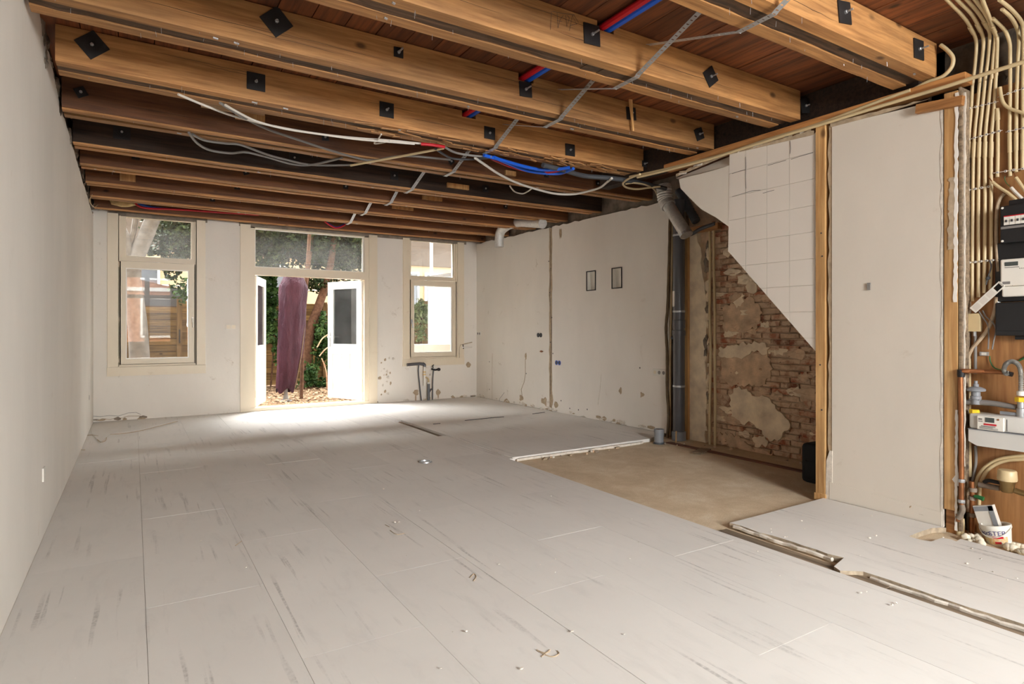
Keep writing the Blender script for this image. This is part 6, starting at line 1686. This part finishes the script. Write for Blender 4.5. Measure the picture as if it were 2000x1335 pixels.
# foliage: clouds of small leaves
def leaves(center, radii, n, size, seed, mat, parent=None, name='foliage', droop=0.0, **kw):
    R = random.Random(seed)
    m = MB()
    for k in range(n):
        while True:
            p = Vector((R.uniform(-1, 1), R.uniform(-1, 1), R.uniform(-1, 1)))
            if 0.15 < p.length < 1:
                break
        lump = 0.75 + 0.35 * math.sin(p.x * 7 + seed) * math.sin(p.z * 6 + 2 * seed)
        c = Vector((center[0] + p.x * radii[0] * lump, center[1] + p.y * radii[1], center[2] + p.z * radii[2] * lump))
        d = Vector((R.uniform(-1, 1), R.uniform(-1, 1), R.uniform(-1, .4))).normalized()
        w = d.orthogonal().normalized()
        w = (w * math.cos(R.uniform(0, 6)) + d.cross(w) * math.sin(R.uniform(0, 6))).normalized()
        s = size * R.uniform(.6, 1.3)
        m.add([tuple(c - d * s), tuple(c - w * s * .6), tuple(c + d * s), tuple(c + w * s * .6)], [(0, 1, 2, 3)])
    return m.build(name, mat, parent, fix=False, kind='stuff', **kw)

leaves((-2.95, 12.7, 1.7), (0.35, 2.3, 1.9), 5000, 0.07, 41, 'conifer', hd)
tr = thing('garden_tree', (2.95, 14.4, GZ), 'dark conifer with a leaning brown trunk behind the parasol', 'tree')
MB().tube([(3.40, 14.4, GZ), (3.40, 14.4, 0.55), (3.43, 14.4, 1.0), (3.50, 14.4, 1.35), (3.66, 14.4, 1.80), (3.86, 14.4, 2.43), (4.0, 14.4, 3.2), (4.1, 14.4, 4.2)], 0.12, 10, 4, taper=lambda t: 1.25 - .75 * t).build('trunk', 'bark', tr, smooth=True)
MB().tube([(3.43, 14.4, 1.0), (3.30, 14.4, 1.5), (3.36, 14.3, 2.3), (3.50, 14.3, 3.5)], 0.07, 8, 4, taper=lambda t: 1.1 - .6 * t).build('limb', 'bark', tr, smooth=True)
MB().tube([(1.45, 14.6, 1.9), (1.55, 14.6, 2.6), (1.6, 14.6, 4.0)], 0.07, 8, 3).build('limb', 'bark', tr, smooth=True)
leaves((2.7, 14.9, 3.6), (2.9, 0.9, 1.5), 21000, 0.062, 3, 'conifer', tr)
leaves((4.3, 14.8, 3.3), (1.3, 0.6, 1.0), 4500, 0.062, 5, 'conifer', tr)
leaves((3.75, 14.6, 2.35), (0.55, 0.4, 0.35), 650, 0.05, 6, 'conifer', tr)
iv = thing('ivy_shrub', (3.7, 14.3, GZ), 'ivy and conifer shrub growing at the foot of the leaning tree', 'shrub')
leaves((3.72, 14.25, 1.0), (0.27, 0.3, 0.78), 1900, 0.05, 8, 'ivy', iv)
leaves((3.40, 14.1, 0.25), (0.22, 0.2, 0.38), 420, 0.045, 9, 'ivy', iv)
leaves((3.7, 14.5, 0.0), (0.7, 0.4, 0.14), 500, 0.045, 10, 'ivy', iv)
for pts in ([(3.5, 13.9, 0.85), (3.62, 13.9, 1.05), (3.78, 13.9, 1.15)], [(3.6, 13.9, 0.6), (3.7, 13.9, 0.3), (3.72, 13.9, GZ)], [(3.55, 13.9, 0.65), (3.68, 13.9, 0.8), (3.85, 13.9, 0.9)]):
    MB().tube(pts, 0.014, 6, 4).build('stem', M['brick'], iv)
iv = thing('ivy_climber', (2.7, 15.0, GZ), 'leafy ivy hanging over the fence left of the parasol', 'ivy')
leaves((2.55, 14.95, 2.05), (0.60, 0.25, 0.75), 2600, 0.06, 12, 'ivy', iv)
leaves((2.72, 14.95, 1.25), (0.24, 0.2, 0.55), 420, 0.06, 13, 'ivy', iv)
leaves((2.85, 14.95, 0.75), (0.12, 0.12, 0.4), 130, 0.055, 14, 'ivy', iv)
MB().tube([(2.75, 15.2, GZ), (2.8, 15.2, 0.8), (2.7, 15.15, 1.9)], 0.02, 6, 4).build('stem', 'bark', iv)

# pale tree seen through the left window
bt = thing('pale_tree', (-0.05, 13.6, GZ), 'forked tree with pale grey bark outside the left window', 'tree')
MB().tube([(0.12, 13.6, GZ), (0.10, 13.6, 0.6), (0.06, 13.6, 1.4), (-0.02, 13.6, 2.2), (0.02, 13.6, 2.55), (0.22, 13.6, 3.1), (0.40, 13.6, 3.7), (0.55, 13.6, 4.5)], 0.16, 12, 4, taper=lambda t: 1.15 - .45 * t).build('trunk', 'bark_pale', bt, smooth=True)
MB().tube([(-0.02, 13.6, 2.2), (-0.12, 13.6, 2.6), (-0.16, 13.6, 3.0), (-0.4, 13.6, 3.5), (-0.7, 13.6, 4.0)], 0.13, 10, 4, taper=lambda t: 1.1 - .55 * t).build('limb', 'bark_pale', bt, smooth=True)
MB().tube([(-0.12, 13.6, 2.75), (0.0, 13.6, 3.1), (0.06, 13.6, 3.8)], 0.05, 8, 3).build('limb', 'bark_pale', bt, smooth=True)
leaves((0.85, 14.4, 3.2), (0.9, 0.6, 1.0), 5200, 0.05, 22, 'conifer', bt)
leaves((-0.55, 14.6, 3.0), (0.35, 0.4, 0.5), 500, 0.05, 23, 'shrub', bt)
leaves((0.85, 14.0, 2.05), (0.28, 0.2, 0.32), 240, 0.05, 24, 'ivy', bt)

# right window: white extension, low white wall, pale shrub
ex_ = thing('white_extension', (7.0, 13.0, GZ), 'bright white rendered extension outside the right window', 'building')
MB().box(5.955, 9.0, 13.0, 13.35, GZ, 2.42).build('wall', 'render_white', ex_)
MB().add([(5.75, 12.9, 2.42), (9.0, 12.9, 3.0), (9.0, 15.0, 3.0), (5.75, 15.0, 2.42), (5.75, 12.9, 2.48), (9.0, 12.9, 3.08), (9.0, 15.0, 3.08), (5.75, 15.0, 2.48)],
         [(0, 3, 2, 1), (4, 5, 6, 7), (0, 1, 5, 4), (1, 2, 6, 5), (2, 3, 7, 6), (3, 0, 4, 7)]).build('roof_edge', 'pipe_light', ex_)
MB().box(5.90, 5.95, 13.05, 13.12, 2.5, 4.6).build('downpipe', 'render_white', ex_)
MB().box(4.35, 6.6, 11.2, 11.45, GZ, 0.95).build('low_garden_wall', 'low_wall', label='low white wall just outside the right window', cat='garden wall')
sh = thing('pale_shrub', (6.2, 14.3, GZ), 'pale green trailing shrub beside the white extension', 'shrub')
leaves((6.2, 14.3, 1.68), (0.42, 0.3, 0.36), 950, 0.05, 31, 'shrub', sh)
leaves((6.12, 14.2, 1.2), (0.22, 0.2, 0.42), 240, 0.04, 32, 'shrub', sh)
MB().tube([(6.2, 14.35, GZ), (6.2, 14.35, 1.6)], 0.04, 8).build('stem', 'bark', sh)
MB().box(6.42, 6.62, 14.75, 14.95, GZ, 2.0).build('old_post', 'fence_post', label='old timber post behind the pale shrub', cat='post')

# beige building beyond the garden
bb = thing('beige_building', (4.0, 24.0, GZ), 'large beige rendered building beyond the garden fence', 'building')
MB().box(-8, 16, 24.0, 25.0, GZ, 3.95).build('wall', 'beige', bb)
MB().box(-8, 16, 23.9, 25.0, 3.95, 13.0).build('upper_storey', 'roof_dark', bb)
for x in (-3.0, -0.6, 3.6, 8.9, 10.6):
    w = MB().box(x, x + 1.3, 23.95, 24.05, 2.2, 3.6).build('window', 'win_dark', bb)
    frame4(MB(), x - .06, x + 1.36, 2.14, 3.66, .07, .07, .07, .07, 23.9, 23.99).build('window_frame', 'render_white', w)
for x in (8.05, 9.0, -1.6):
    MB().tube([(x, 23.8, GZ), (x, 23.8, 6.2)], 0.05, 8).build('downpipe', 'render_white', bb)
MB().box(6.0, 9.5, 23.0, 23.08, 2.55, 2.63).build('rail', 'render_white', bb)
MB().tube([(-6, 15.9, 2.15), (0.0, 15.9, 2.25), (3.0, 15.9, 2.22), (6.5, 15.9, 2.3)], 0.02, 6).build('overhead_line', 'conduit_white', label='pale horizontal wire strung above the fence', cat='wire')

# ================================================================== street in front of the house
MB().box(-14, 20, -22, YF - 0.25, -0.45, -0.35).build('street', 'street', kind='structure')
for n, (a, b) in enumerate(((-6.1, -0.4), (-0.3, 5.6))):
    h = thing('street_house', ((a + b) / 2, -18.0, -0.35), ['orange brick house at the left edge of the reflection in the left window', 'orange brick house with white bands reflected in the left window pane'][n], 'house', 'houses across the street')
    MB().box(a, b, -20.0, -18.0, -0.35, 7.0).build('wall', 'facade', h)
    MB().box(a, b, -18.0, -17.95, 0.3, 0.6).build('plinth_band', 'render_white', h)
    MB().box(a, b, -18.0, -17.94, 3.3, 3.5).build('storey_band', 'render_white', h)
    for x in (a + 0.7, a + 3.3):
        for z in (0.9, 4.0):
            w = MB().box(x, x + 1.5, -18.0, -17.96, z, z + 2.0).build('window', 'win_dark', h)
            frame4(MB(), x - .1, x + 1.6, z - .1, z + 2.1, .12, .12, .12, .12, -18.0, -17.92).build('window_frame', 'render_white', w)
